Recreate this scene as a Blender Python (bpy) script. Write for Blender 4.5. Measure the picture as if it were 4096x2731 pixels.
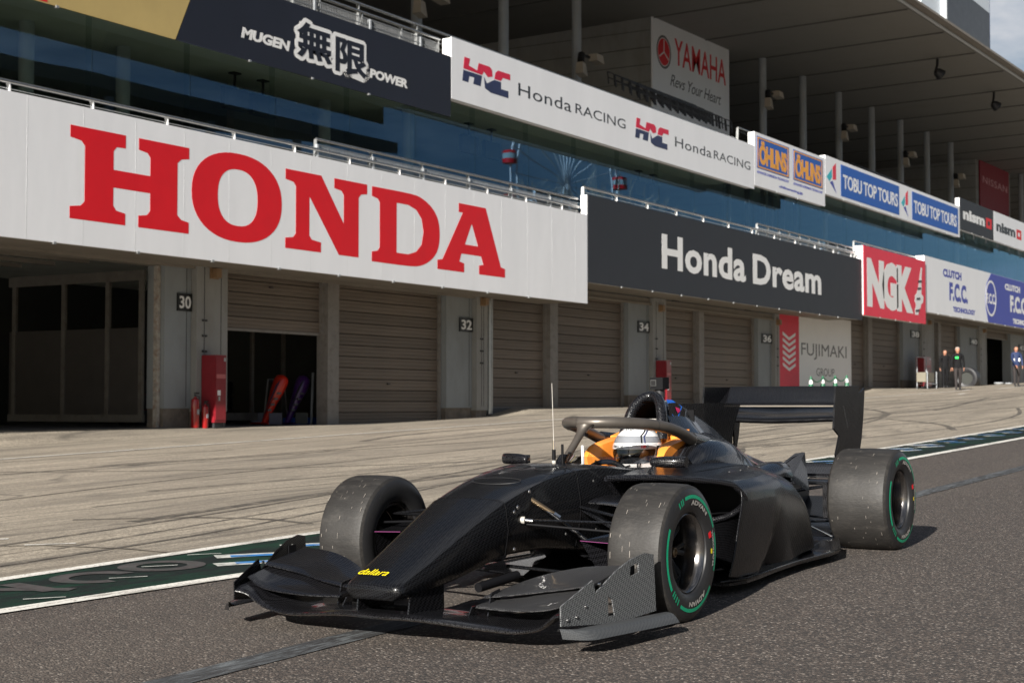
import bpy, bmesh, math, random
from math import sin, cos, pi, radians as R
from mathutils import Vector, Matrix, Euler
random.seed(7)
SC = bpy.context.scene
for o in list(bpy.data.objects): bpy.data.objects.remove(o, do_unlink=True)

# ------------------------------------------------------------------ camera, sky, sun, exposure
YAW, PITCH, EYE, SLOPE = 0.5444, 0.0403, 1.162, 0.0279
cam_d = bpy.data.cameras.new('camera'); cam = bpy.data.objects.new('camera', cam_d)
SC.collection.objects.link(cam); SC.camera = cam
cam_d.lens = 56.07; cam_d.sensor_width = 36; cam_d.clip_start = .1; cam_d.clip_end = 3000
look = Vector((cos(YAW)*cos(PITCH), sin(YAW)*cos(PITCH), sin(PITCH)))
cam.rotation_euler = look.to_track_quat('-Z', 'Y').to_euler()
cam_d.dof.use_dof = True; cam_d.dof.focus_distance = 7.6; cam_d.dof.aperture_fstop = 7.1
SUN_EL, SUN_AZ = R(22), R(8.6)             # sun low on the left (-X), a little in front of the facade
sun_dir = Vector((-cos(SUN_EL)*cos(SUN_AZ), -cos(SUN_EL)*sin(SUN_AZ), sin(SUN_EL)))
sd = bpy.data.lights.new('sun', 'SUN'); so = bpy.data.objects.new('sun', sd); SC.collection.objects.link(so)
sd.energy = 5.0; sd.angle = R(.5); sd.color = (1, .95, .87)
so.rotation_euler = sun_dir.to_track_quat('Z', 'Y').to_euler()
W = bpy.data.worlds.new('World'); SC.world = W; W.use_nodes = True
wt = W.node_tree; wt.nodes.clear()
def wn(t): return wt.nodes.new(t)
sky = wn('ShaderNodeTexSky'); sky.sky_type = 'NISHITA'; sky.sun_disc = False
sky.sun_elevation = SUN_EL; sky.sun_rotation = math.atan2(sun_dir.x, sun_dir.y)
sky.air_density = 1.0; sky.dust_density = .6; sky.ozone_density = 1.6
tc = wn('ShaderNodeTexCoord'); mp = wn('ShaderNodeMapping'); mp.inputs['Scale'].default_value = (1, 1, 2.6)
mp.inputs['Location'].default_value = (2.447, 4.392, 0.737)
nz = wn('ShaderNodeTexNoise'); nz.inputs['Scale'].default_value = 2.2; nz.inputs['Detail'].default_value = 7; nz.inputs['Roughness'].default_value = .58
nz.inputs['Distortion'].default_value = .35
rp = wn('ShaderNodeValToRGB'); rp.color_ramp.elements[0].position = .50; rp.color_ramp.elements[1].position = .64
mx = wn('ShaderNodeMixRGB'); mx.inputs[2].default_value = (10.5, 10.7, 11.3, 1)
bg = wn('ShaderNodeBackground'); bg.inputs['Strength'].default_value = .029; wo = wn('ShaderNodeOutputWorld')
L = wt.links.new
L(tc.outputs['Generated'], mp.inputs[0]); L(mp.outputs[0], nz.inputs['Vector']); L(nz.outputs['Fac'], rp.inputs[0])
L(rp.outputs[0], mx.inputs[0]); L(sky.outputs[0], mx.inputs[1]); L(mx.outputs[0], bg.inputs['Color']); L(bg.outputs[0], wo.inputs[0])
SC.view_settings.view_transform = 'Standard'; SC.view_settings.look = 'None'
SC.view_settings.exposure = 1.1; SC.view_settings.gamma = 1; SC.view_settings.use_curve_mapping = False
SC.render.engine = 'CYCLES'

# ------------------------------------------------------------------ helpers
def tag(o, label=None, cat=None, group=None, kind=None):
    if label: o['label'] = label
    if cat: o['category'] = cat
    if group: o['group'] = group
    if kind: o['kind'] = kind
    return o
def thing(name, loc, label, cat, group=None, rz=0):
    o = bpy.data.objects.new(name, None); SC.collection.objects.link(o); o.location = loc; o.rotation_euler[2] = rz
    o.empty_display_size = .2
    return tag(o, label, cat, group)
def smooth_mesh(me, ang=38):
    bm = bmesh.new(); bm.from_mesh(me)
    bmesh.ops.remove_doubles(bm, verts=bm.verts, dist=1e-5)
    bmesh.ops.recalc_face_normals(bm, faces=bm.faces)
    for f in bm.faces: f.smooth = True
    a = R(ang)
    for e in bm.edges:
        if len(e.link_faces) == 2:
            if e.calc_face_angle(0) > a: e.smooth = False
    bm.to_mesh(me); bm.free()
def link(name, me, mat, parent=None, smooth=0, kind=None):
    if mat is not None:
        for m in (mat if isinstance(mat, (list, tuple)) else [mat]): me.materials.append(m)
    if smooth: smooth_mesh(me, smooth)
    o = bpy.data.objects.new(name, me); SC.collection.objects.link(o)
    if parent is not None: o.parent = parent
    if kind: o['kind'] = kind
    return o
class MB:
    def __init__(s): s.v = []; s.f = []; s.m = []
    def add(s, vs, fs, m=0):
        n = len(s.v); s.v += [tuple(p) for p in vs]; s.f += [tuple(i+n for i in f) for f in fs]; s.m += [m]*len(fs); return s
    def box(s, x0, x1, y0, y1, z0, z1, m=0):
        return s.add([(x0,y0,z0),(x1,y0,z0),(x1,y1,z0),(x0,y1,z0),(x0,y0,z1),(x1,y0,z1),(x1,y1,z1),(x0,y1,z1)],
                     [(0,3,2,1),(4,5,6,7),(0,1,5,4),(1,2,6,5),(2,3,7,6),(3,0,4,7)], m)
    def prism(s, pts, axis, a, b, m=0):      # convex or simple polygon extruded along axis from a to b
        def mk(p, t):
            return (t, p[0], p[1]) if axis == 'x' else (p[0], t, p[1]) if axis == 'y' else (p[0], p[1], t)
        n = len(pts); vs = [mk(p, a) for p in pts] + [mk(p, b) for p in pts]
        return s.add(vs, [tuple(range(n)), tuple(range(2*n-1, n-1, -1))] + [(i, (i+1) % n, n+(i+1) % n, n+i) for i in range(n)], m)
    def tube(s, path, r, n=8, m=0, cap=True, sc=(1, 1)):
        P = [Vector(p) for p in path]; rr = r if isinstance(r, (list, tuple)) else [r]*len(P)
        vs = []; up = None
        for i, p in enumerate(P):
            d = (P[min(i+1, len(P)-1)]-P[max(i-1, 0)]).normalized()
            if up is None:
                up = Vector((0, 0, 1)) if abs(d.z) < .9 else Vector((0, 1, 0))
            sd_ = d.cross(up).normalized(); up = sd_.cross(d).normalized()
            for k in range(n):
                t = 2*pi*k/n; vs.append(p + sd_*(rr[i]*cos(t)*sc[0]) + up*(rr[i]*sin(t)*sc[1]))
        fs = []
        for i in range(len(P)-1):
            for k in range(n):
                fs.append((i*n+k, i*n+(k+1) % n, (i+1)*n+(k+1) % n, (i+1)*n+k))
        if cap: fs += [tuple(range(n))[::-1], tuple((len(P)-1)*n+k for k in range(n))]
        return s.add(vs, fs, m)
    def lathe(s, prof, n=48, axis='y', c=(0, 0, 0), m=0, a0=0, a1=2*pi):   # prof: list (t along axis, radius)
        full = abs(a1-a0-2*pi) < 1e-6; N = n if full else n+1; vs = []
        for (t, r) in prof:
            for k in range(N):
                a = a0+(a1-a0)*k/n
                p = (r*cos(a), t, r*sin(a)) if axis == 'y' else (r*cos(a), r*sin(a), t) if axis == 'z' else (t, r*cos(a), r*sin(a))
                vs.append((p[0]+c[0], p[1]+c[1], p[2]+c[2]))
        fs = []
        for i in range(len(prof)-1):
            for k in range(n):
                k2 = (k+1) % N
                fs.append((i*N+k, i*N+k2, (i+1)*N+k2, (i+1)*N+k))
        return s.add(vs, fs, m)
    def loft(s, rings, closed=True, caps=True, m=0):
        n = len(rings[0]); vs = [p for r in rings for p in r]; fs = []
        for i in range(len(rings)-1):
            for k in range(n if closed else n-1):
                k2 = (k+1) % n; fs.append((i*n+k, i*n+k2, (i+1)*n+k2, (i+1)*n+k))
        if caps and closed: fs += [tuple(range(n))[::-1], tuple((len(rings)-1)*n+k for k in range(n))]
        return s.add(vs, fs, m)
    def mesh(s, name='m'):
        me = bpy.data.meshes.new(name); me.from_pydata(s.v, [], s.f); me.update()
        if any(s.m):
            for p, i in zip(me.polygons, s.m): p.material_index = i
        return me
    def build(s, name, mat, parent=None, smooth=0, kind=None):
        return link(name, s.mesh(name), mat, parent, smooth, kind)
def crom(pts, k=4):          # Catmull-Rom resample of points (tuples of any length)
    out = []
    n = len(pts)
    for i in range(n-1):
        p0, p1, p2, p3 = pts[max(i-1, 0)], pts[i], pts[i+1], pts[min(i+2, n-1)]
        for j in range(k):
            t = j/k
            out.append(tuple(.5*((2*b)+(-a+c)*t+(2*a-5*b+4*c-d)*t*t+(-a+3*b-3*c+d)*t**3) for a, b, c, d in zip(p0, p1, p2, p3)))
    out.append(tuple(pts[-1])); return out
def crom_rings(rings, k=4):
    n = len(rings[0]); cols = [crom([r[i] for r in rings], k) for i in range(n)]
    return [[cols[i][j] for i in range(n)] for j in range(len(cols[0]))]

# ------------------------------------------------------------------ materials
def mat(name, col, rough=.6, metal=0., var=.12, scale=3., bump=0., bscale=60., coat=0., spec=.5, stretch=(1, 1, 1), dirt=None, dscale=1.2, damt=.5):
    m = bpy.data.materials.new(name); m.use_nodes = True; t = m.node_tree; n = t.nodes; b = n['Principled BSDF']; l = t.links.new
    tcx = n.new('ShaderNodeTexCoord'); mpp = n.new('ShaderNodeMapping'); mpp.inputs['Scale'].default_value = stretch
    l(tcx.outputs['Object'], mpp.inputs[0])
    nz = n.new('ShaderNodeTexNoise'); nz.inputs['Scale'].default_value = scale; nz.inputs['Detail'].default_value = 6; nz.inputs['Roughness'].default_value = .62
    l(mpp.outputs[0], nz.inputs['Vector'])
    cr = n.new('ShaderNodeMapRange'); cr.inputs['From Min'].default_value = .3; cr.inputs['From Max'].default_value = .7
    cr.inputs['To Min'].default_value = 1-var; cr.inputs['To Max'].default_value = 1+var; l(nz.outputs['Fac'], cr.inputs[0])
    mu = n.new('ShaderNodeVectorMath'); mu.operation = 'SCALE'; mu.inputs[0].default_value = col[:3]; l(cr.outputs[0], mu.inputs['Scale'])
    src = mu.outputs[0]
    if dirt:
        n2 = n.new('ShaderNodeTexNoise'); n2.inputs['Scale'].default_value = dscale; n2.inputs['Detail'].default_value = 8; n2.inputs['Roughness'].default_value = .7
        l(mpp.outputs[0], n2.inputs['Vector'])
        r2 = n.new('ShaderNodeMapRange'); r2.inputs['From Min'].default_value = .5; r2.inputs['From Max'].default_value = .72; r2.inputs['To Max'].default_value = damt
        l(n2.outputs['Fac'], r2.inputs[0])
        mm = n.new('ShaderNodeMixRGB'); mm.inputs[2].default_value = (*dirt, 1); l(r2.outputs[0], mm.inputs[0]); l(src, mm.inputs[1]); src = mm.outputs[0]
    l(src, b.inputs['Base Color'])
    rr = n.new('ShaderNodeMapRange'); rr.inputs['To Min'].default_value = max(rough-.08, .02); rr.inputs['To Max'].default_value = min(rough+.08, 1)
    l(nz.outputs['Fac'], rr.inputs[0]); l(rr.outputs[0], b.inputs['Roughness'])
    b.inputs['Metallic'].default_value = metal; b.inputs['Coat Weight'].default_value = coat; b.inputs['Coat Roughness'].default_value = .08
    b.inputs['Specular IOR Level'].default_value = spec
    if bump:
        n3 = n.new('ShaderNodeTexNoise'); n3.inputs['Scale'].default_value = bscale; n3.inputs['Detail'].default_value = 4; l(mpp.outputs[0], n3.inputs['Vector'])
        bp = n.new('ShaderNodeBump'); bp.inputs['Strength'].default_value = bump; bp.inputs['Distance'].default_value = .02
        l(n3.outputs['Fac'], bp.inputs['Height']); l(bp.outputs[0], b.inputs['Normal'])
    return m
def carbon(name, lo, hi, r0, r1, cell=.006, coat=.6, bump=.25):
    m = bpy.data.materials.new(name); m.use_nodes = True; t = m.node_tree; n = t.nodes; b = n['Principled BSDF']; l = t.links.new
    tcx = n.new('ShaderNodeTexCoord'); ck = n.new('ShaderNodeTexChecker'); ck.inputs['Scale'].default_value = 1/cell
    rot = n.new('ShaderNodeMapping'); rot.inputs['Rotation'].default_value = (R(20), R(28), R(45)); l(tcx.outputs['Object'], rot.inputs[0]); l(rot.outputs[0], ck.inputs['Vector'])
    nz = n.new('ShaderNodeTexNoise'); nz.inputs['Scale'].default_value = 7; nz.inputs['Detail'].default_value = 8; l(tcx.outputs['Object'], nz.inputs['Vector'])
    mr = n.new('ShaderNodeMapRange'); mr.inputs['To Min'].default_value = r0; mr.inputs['To Max'].default_value = r1; l(ck.outputs['Fac'], mr.inputs[0])
    ad = n.new('ShaderNodeMath'); ad.operation = 'MULTIPLY_ADD'; ad.inputs[1].default_value = .22; l(nz.outputs['Fac'], ad.inputs[0]); l(mr.outputs[0], ad.inputs[2]); l(ad.outputs[0], b.inputs['Roughness'])
    mc = n.new('ShaderNodeMixRGB'); mc.inputs[1].default_value = (*lo, 1); mc.inputs[2].default_value = (*hi, 1); l(ck.outputs['Fac'], mc.inputs[0])
    # road dust
    n2 = n.new('ShaderNodeTexNoise'); n2.inputs['Scale'].default_value = 3.3; n2.inputs['Detail'].default_value = 12; n2.inputs['Roughness'].default_value = .75; l(tcx.outputs['Object'], n2.inputs['Vector'])
    r2 = n.new('ShaderNodeMapRange'); r2.inputs['From Min'].default_value = .5; r2.inputs['From Max'].default_value = .8; r2.inputs['To Max'].default_value = .05; l(n2.outputs['Fac'], r2.inputs[0])
    m2 = n.new('ShaderNodeMixRGB'); m2.inputs[2].default_value = (.075, .065, .055, 1); l(r2.outputs[0], m2.inputs[0]); l(mc.outputs[0], m2.inputs[1]); l(m2.outputs[0], b.inputs['Base Color'])
    b.inputs['Coat Weight'].default_value = coat; b.inputs['Coat Roughness'].default_value = .06
    b.inputs['Specular IOR Level'].default_value = .2
    bp = n.new('ShaderNodeBump'); bp.inputs['Strength'].default_value = bump; bp.inputs['Distance'].default_value = .001
    l(ck.outputs['Fac'], bp.inputs['Height']); l(bp.outputs[0], b.inputs['Normal'])
    return m
def glass_mat(name, tint, refl, rough=.0, gcol=(1, 1, 1)):
    m = bpy.data.materials.new(name); m.use_nodes = True; t = m.node_tree; n = t.nodes; l = t.links.new; n.clear()
    o = n.new('ShaderNodeOutputMaterial'); tr = n.new('ShaderNodeBsdfTransparent'); tr.inputs[0].default_value = (*tint, 1)
    gl = n.new('ShaderNodeBsdfGlossy'); gl.inputs['Roughness'].default_value = rough; gl.inputs['Color'].default_value = (*gcol, 1)
    nz = n.new('ShaderNodeTexNoise'); nz.inputs['Scale'].default_value = .35; nz.inputs['Detail'].default_value = 1
    tcx = n.new('ShaderNodeTexCoord'); l(tcx.outputs['Object'], nz.inputs['Vector'])
    bp = n.new('ShaderNodeBump'); bp.inputs['Strength'].default_value = .04; bp.inputs['Distance'].default_value = .1; l(nz.outputs['Fac'], bp.inputs['Height']); l(bp.outputs[0], gl.inputs['Normal'])
    fr = n.new('ShaderNodeFresnel'); fr.inputs['IOR'].default_value = 1.5; ml = n.new('ShaderNodeMath'); ml.operation = 'MULTIPLY_ADD'; ml.inputs[1].default_value = 1.6; ml.inputs[2].default_value = refl; ml.use_clamp = True
    l(fr.outputs[0], ml.inputs[0]); geo = n.new('ShaderNodeNewGeometry'); inv = n.new('ShaderNodeMath'); inv.operation = 'SUBTRACT'; inv.inputs[0].default_value = 1; l(geo.outputs['Backfacing'], inv.inputs[1])
    mm_ = n.new('ShaderNodeMath'); mm_.operation = 'MULTIPLY'; l(ml.outputs[0], mm_.inputs[0]); l(inv.outputs[0], mm_.inputs[1])
    mx_ = n.new('ShaderNodeMixShader'); l(mm_.outputs[0], mx_.inputs[0]); l(tr.outputs[0], mx_.inputs[1]); l(gl.outputs[0], mx_.inputs[2]); l(mx_.outputs[0], o.inputs[0])
    return m
def ground_mat(kind):
    m = bpy.data.materials.new(kind); m.use_nodes = True; t = m.node_tree; n = t.nodes; b = n['Principled BSDF']; l = t.links.new
    tcx = n.new('ShaderNodeTexCoord'); P = tcx.outputs['Object']
    def noise(scale, detail=6, rough=.6, st=None, dist=0):
        z = n.new('ShaderNodeTexNoise'); z.inputs['Scale'].default_value = scale; z.inputs['Detail'].default_value = detail; z.inputs['Roughness'].default_value = rough; z.inputs['Distortion'].default_value = dist
        if st:
            q = n.new('ShaderNodeMapping'); q.inputs['Scale'].default_value = st[0]; q.inputs['Rotation'].default_value = st[1]; l(P, q.inputs[0]); l(q.outputs[0], z.inputs['Vector'])
        else: l(P, z.inputs['Vector'])
        return z.outputs['Fac']
    def rng(s, a, b_, c, d):
        z = n.new('ShaderNodeMapRange'); z.inputs['From Min'].default_value = a; z.inputs['From Max'].default_value = b_; z.inputs['To Min'].default_value = c; z.inputs['To Max'].default_value = d; l(s, z.inputs[0]); return z.outputs[0]
    def mix(f, a, b_):
        z = n.new('ShaderNodeMixRGB')
        l(f, z.inputs[0])
        for i, v in ((1, a), (2, b_)):
            if isinstance(v, tuple): z.inputs[i].default_value = (*v, 1)
            else: l(v, z.inputs[i])
        return z.outputs[0]
    def line(s, c, w):   # 1 near noise==c
        z = n.new('ShaderNodeMath'); z.operation = 'SUBTRACT'; l(s, z.inputs[0]); z.inputs[1].default_value = c
        a = n.new('ShaderNodeMath'); a.operation = 'ABSOLUTE'; l(z.outputs[0], a.inputs[0]); return rng(a.outputs[0], 0, w, 1, 0)
    def mul(a, b_):
        z = n.new('ShaderNodeMath'); z.operation = 'MULTIPLY'; l(a, z.inputs[0]); l(b_, z.inputs[1]); return z.outputs[0]
    if kind == 'coarse_asphalt':
        v = n.new('ShaderNodeTexVoronoi'); v.inputs['Scale'].default_value = 92; l(P, v.inputs['Vector'])
        v2 = n.new('ShaderNodeTexVoronoi'); v2.inputs['Scale'].default_value = 210; l(P, v2.inputs['Vector'])
        hs = n.new('ShaderNodeSeparateColor'); l(v.outputs['Color'], hs.inputs[0])
        hs2 = n.new('ShaderNodeSeparateColor'); l(v2.outputs['Color'], hs2.inputs[0])
        cr = n.new('ShaderNodeValToRGB'); e = cr.color_ramp.elements
        e[0].position = 0; e[0].color = (.018, .016, .015, 1); e[1].position = 1; e[1].color = (.48, .42, .37, 1)
        for p_, c_ in ((.30, (.048, .037, .031)), (.58, (.100, .073, .058)), (.82, (.155, .119, .096)), (.95, (.28, .235, .198))):
            q = e.new(p_); q.color = (*c_, 1)
        l(hs.outputs[0], cr.inputs[0])
        c = mix(rng(hs2.outputs[0], .3, .7, .0, .55), cr.outputs[0], (.045, .04, .037))
        edge = rng(v.outputs['Distance'], .3, .75, 0, .7)
        c = mix(edge, c, (.028, .025, .023))
        c = mix(rng(noise(.5, 7, .7, ((.25, 1.2, 1), (0, 0, 0))), .4, .7, 0, .38), c, (.04, .035, .032))
        c = mix(rng(noise(.22, 6, .6, ((.12, 1.6, 1), (0, 0, .03)), .3), .5, .72, 0, .45), c, (.135, .115, .095))
        l(c, b.inputs['Base Color']); b.inputs['Roughness'].default_value = .78
        bp = n.new('ShaderNodeBump'); bp.inputs['Strength'].default_value = .9; bp.inputs['Distance'].default_value = .006; l(v.outputs['Distance'], bp.inputs['Height']); bp.invert = True; l(bp.outputs[0], b.inputs['Normal'])
    elif kind == 'pale_paving':
        v = n.new('ShaderNodeTexVoronoi'); v.inputs['Scale'].default_value = 60; l(P, v.inputs['Vector']); hs = n.new('ShaderNodeSeparateColor'); l(v.outputs['Color'], hs.inputs[0])
        c = mix(rng(hs.outputs[0], .1, .9, 0, 1), (.205, .175, .137), (.43, .375, .295))
        c = mix(rng(noise(.9, 8, .7, ((.18, 1.3, 1), (0, 0, .0)), .4), .42, .68, 0, .8), c, (.135, .117, .095))
        c = mix(rng(noise(2.6, 8, .7, ((.10, 1.6, 1), (0, 0, .05)), .6), .52, .70, 0, .7), c, (.095, .083, .068))
        c = mix(rng(noise(3.2, 9, .75, ((.10, 3.4, 1), (0, 0, .03)), .8), .50, .66, 0, .75), c, (.115, .096, .072))
        c = mix(rng(noise(5, 9, .75, ((.12, 2.6, 1), (0, 0, -.04)), .5), .55, .70, 0, .55), c, (.48, .42, .33))
        for sc_, dist, c0, w, am, ro in ((.30, .9, .5, .010, .8, .02), (.22, .5, .46, .010, .7, -.07), (.5, 1.2, .55, .010, .6, .10), (.35, 1.5, .42, .008, .7, .28)):
            st = noise(sc_, 2, .4, ((.22, 1.5, 1), (0, 0, ro)), dist)
            lm = mul(line(st, c0, w), rng(noise(1.3, 5, .6, ((.2, 1, 1), (0, 0, ro))), .42, .6, 0, am))
            c = mix(lm, c, (.045, .04, .035))
        c = mix(rng(noise(.16, 3, .5), .46, .62, 0, .3), c, (.19, .165, .13))
        l(c, b.inputs['Base Color']); b.inputs['Roughness'].default_value = .85
        bp = n.new('ShaderNodeBump'); bp.inputs['Strength'].default_value = .5; bp.inputs['Distance'].default_value = .006; l(v.outputs['Distance'], bp.inputs['Height']); l(bp.outputs[0], b.inputs['Normal'])
    elif kind == 'green_paint':
        c = mix(rng(noise(2.2, 9, .8, ((.35, 1.5, 1), (0, 0, 0)), .8), .36, .54, 0, 1), (.003, .042, .022), (.007, .011, .011))
        c = mix(rng(noise(9, 9, .8, ((.4, 1.4, 1), (0, 0, 0))), .62, .72, 0, .5), c, (.09, .17, .13))
        c = mix(rng(noise(60, 3, .6), .45, .7, 0, .5), c, (.02, .03, .027))
        l(c, b.inputs['Base Color']); b.inputs['Roughness'].default_value = .8; b.inputs['Specular IOR Level'].default_value = .15
        bp = n.new('ShaderNodeBump'); bp.inputs['Strength'].default_value = .6; bp.inputs['Distance'].default_value = .004; l(noise(70, 3), bp.inputs['Height']); l(bp.outputs[0], b.inputs['Normal'])
    elif kind == 'white_paint':
        c = mix(rng(noise(5, 9, .8, ((.4, 2, 1), (0, 0, 0))), .50, .64, 0, .9), (.72, .70, .65), (.20, .185, .16))
        c = mix(rng(noise(45, 6, .7), .54, .62, 0, .8), c, (.14, .125, .105))
        l(c, b.inputs['Base Color']); b.inputs['Roughness'].default_value = .6
    elif kind == 'worn_blue_line':
        c = mix(rng(noise(8, 9, .85, ((.35, 2.2, 1), (0, 0, .2)), .8), .47, .60, 0, 1), (.018, .018, .020), (.13, .145, .155))
        c = mix(rng(noise(90, 3, .6), .45, .7, 0, .5), c, (.05, .048, .045))
        l(c, b.inputs['Base Color']); b.inputs['Roughness'].default_value = .75
    return m
M = {}
M['asphalt'] = ground_mat('coarse_asphalt'); M['paving'] = ground_mat('pale_paving'); M['green'] = ground_mat('green_paint')
M['line'] = ground_mat('white_paint'); M['worn'] = ground_mat('worn_blue_line')
M['letter_grey'] = mat('worn_lettering', (.050, .044, .044), .75, var=.5, scale=14, dirt=(.010, .024, .020), dscale=7, damt=.95)
M['letter_white'] = mat('worn_white_lettering', (.50, .50, .47), .7, var=.3, scale=12, dirt=(.02, .04, .035), dscale=9, damt=1.)
M['letter_blue'] = mat('blue_lettering', (.02, .16, .42), .6, var=.3, scale=12, dirt=(.45, .47, .47), dscale=7, damt=1.)
M['wall'] = mat('painted_wall', (.27, .27, .26), .8, var=.10, scale=1.6, bump=.15, dirt=(.17, .155, .13), dscale=.9, damt=.55, stretch=(1, 1, .5))
M['wall_cool'] = mat('grey_wall_panel', (.25, .27, .28), .75, var=.08, scale=1.3, dirt=(.17, .17, .16), dscale=1.2, damt=.45, stretch=(1, 1, .5))
M['plinth'] = mat('concrete_plinth', (.17, .145, .12), .9, var=.3, scale=5, bump=.5, dirt=(.07, .06, .05), dscale=3)
M['beam'] = mat('beam_paint', (.22, .195, .165), .75, var=.1, scale=1.2, dirt=(.15, .13, .10), dscale=1.3)
M['shutter'] = mat('shutter_steel', (.155, .125, .10), .55, metal=.15, var=.16, scale=1.4, dirt=(.16, .14, .12), dscale=2.2, damt=.5, stretch=(.5, .5, 2.5))
_m = M['shutter'].node_tree; _b = _m.nodes['Principled BSDF']; _oi = _m.nodes.new('ShaderNodeObjectInfo'); _r = _m.nodes.new('ShaderNodeMapRange'); _r.inputs['To Min'].default_value = .84; _r.inputs['To Max'].default_value = 1.14
_s = _m.nodes.new('ShaderNodeVectorMath'); _s.operation = 'SCALE'; _m.links.new(_oi.outputs['Random'], _r.inputs[0]); _m.links.new(_b.inputs['Base Color'].links[0].from_socket, _s.inputs[0]); _m.links.new(_r.outputs[0], _s.inputs['Scale']); _m.links.new(_s.outputs[0], _b.inputs['Base Color'])
M['post_shaded'] = mat('post_paint_shaded', (.10, .092, .080), .6, var=.2, scale=4, dirt=(.05, .03, .02), dscale=6, damt=.6)  # copy of the post paint, interior shade of the garages put into the colour
M['post'] = mat('post_paint', (.22, .205, .19), .6, var=.1, scale=4, dirt=(.10, .08, .06), dscale=6, damt=.6)
M['board_white'] = mat('white_banner', (.79, .80, .83), .5, var=.03, scale=1.1, bump=.3, bscale=1.3, stretch=(1, 1, .25))
M['board_black'] = mat('charcoal_banner', (.017, .020, .027), .6, var=.15, scale=1.5)
M['board_navy'] = mat('navy_banner', (.006, .009, .020), .6, var=.15, scale=1.5)
M['board_gold'] = mat('gold_banner', (.48, .36, .14), .55, var=.06, scale=1.5)
M['red'] = mat('sign_red', (.66, .003, .012), .55, var=.04); M['red_pink'] = mat('banner_red', (.70, .035, .07), .6, var=.06)
M['blue'] = mat('sign_blue', (.010, .10, .42), .55, var=.04); M['blue_deep'] = mat('banner_blue', (.055, .075, .36), .6, var=.05)
M['orange_print'] = mat('print_orange', (.80, .36, .05), .55, var=.04); M['print_dark'] = mat('print_dark', (.012, .016, .022), .5, var=.1)
M['print_white'] = mat('print_white', (.78, .78, .78), .5, var=.02); M['teal'] = mat('print_teal', (.02, .42, .50), .5)
M['maroon'] = mat('banner_maroon', (.26, .012, .03), .65, var=.06); M['navy_print'] = mat('print_navy', (.02, .03, .09), .5)
M['print_dull'] = mat('print_dull_grey', (.10, .10, .10), .5, var=.1)
M['soffit'] = mat('soffit_panel', (.20, .188, .168), .7, var=.06, scale=.5, dirt=(.15, .14, .12), dscale=.5, damt=.5)
M['roof_dark'] = mat('roof_interior', (.10, .095, .085), .8, var=.1, scale=.6)
M['column'] = mat('column_paint', (.32, .34, .36), .55, var=.06, scale=2)
M['steel'] = mat('galvanised_steel', (.42, .43, .43), .38, metal=.7, var=.12, scale=8)
M['rail'] = mat('brushed_rail', (.36, .36, .36), .25, metal=.9, var=.1, scale=9)
M['dark_metal'] = mat('dark_metal', (.03, .03, .033), .5, metal=.3, var=.2, scale=8)
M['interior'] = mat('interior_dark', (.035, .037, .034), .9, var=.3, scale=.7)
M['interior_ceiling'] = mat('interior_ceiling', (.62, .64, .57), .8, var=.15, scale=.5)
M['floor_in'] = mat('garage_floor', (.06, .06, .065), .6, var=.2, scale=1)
M['glass'] = glass_mat('balcony_window_glass', (.84, .90, .86), .06, 0, (.36, .62, .95))
M['glass_clear'] = glass_mat('clear_panel', (.86, .9, .88), .02)
M['cab_red'] = mat('cabinet_red', (.22, .010, .018), .35, var=.12, scale=3, coat=.3)
M['ext_red'] = mat('extinguisher_red', (.28, .005, .006), .25, var=.1, coat=.6)
M['black_plate'] = mat('black_number_plate', (.010, .010, .010), .4); M['mesh_grey'] = mat('wire_mesh', (.30, .31, .32), .5, metal=.5)
M['lamp_cream'] = mat('lamp_hood', (.42, .36, .29), .5); M['lens'] = mat('lamp_glass', (.35, .42, .42), .1, coat=.8)
M['tower_dark'] = mat('tower_cladding', (.020, .024, .028), .4, var=.1); M['tower_white'] = mat('tower_panel', (.62, .68, .74), .5, var=.03)
# ------------------------------------------------------------------ text and flat shapes
def curve_mesh(loops, ext, name='shape'):
    c = bpy.data.curves.new(name, 'CURVE'); c.dimensions = '2D'; c.fill_mode = 'BOTH'; c.extrude = ext
    for lp in loops:
        s = c.splines.new('POLY'); s.points.add(len(lp)-1)
        for p, q in zip(s.points, lp): p.co = (q[0], q[1], 0, 1)
        s.use_cyclic_u = True
    o = bpy.data.objects.new(name, c); SC.collection.objects.link(o); dg = bpy.context.evaluated_depsgraph_get(); dg.update()
    me = bpy.data.meshes.new_from_object(o.evaluated_get(dg)); bpy.data.objects.remove(o); bpy.data.curves.remove(c); me.materials.clear(); return me
def text_mesh(txt, bold=0., shear=0., space=1., ext=.0):
    c = bpy.data.curves.new('t', 'FONT'); c.body = txt; c.offset = bold; c.shear = shear; c.space_character = space; c.extrude = ext; c.resolution_u = 3
    o = bpy.data.objects.new('t', c); SC.collection.objects.link(o); dg = bpy.context.evaluated_depsgraph_get(); dg.update()
    me = bpy.data.meshes.new_from_object(o.evaluated_get(dg)); bpy.data.objects.remove(o); bpy.data.curves.remove(c); me.materials.clear(); return me
def fit(me, x0, x1, y0, y1):
    xs = [v.co.x for v in me.vertices]; ys = [v.co.y for v in me.vertices]
    if not xs: return me
    a, b, c, d = min(xs), max(xs), min(ys), max(ys)
    for v in me.vertices:
        v.co.x = x0+(v.co.x-a)/(b-a)*(x1-x0); v.co.y = y0+(v.co.y-c)/(d-c)*(y1-y0)
    return me
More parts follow.
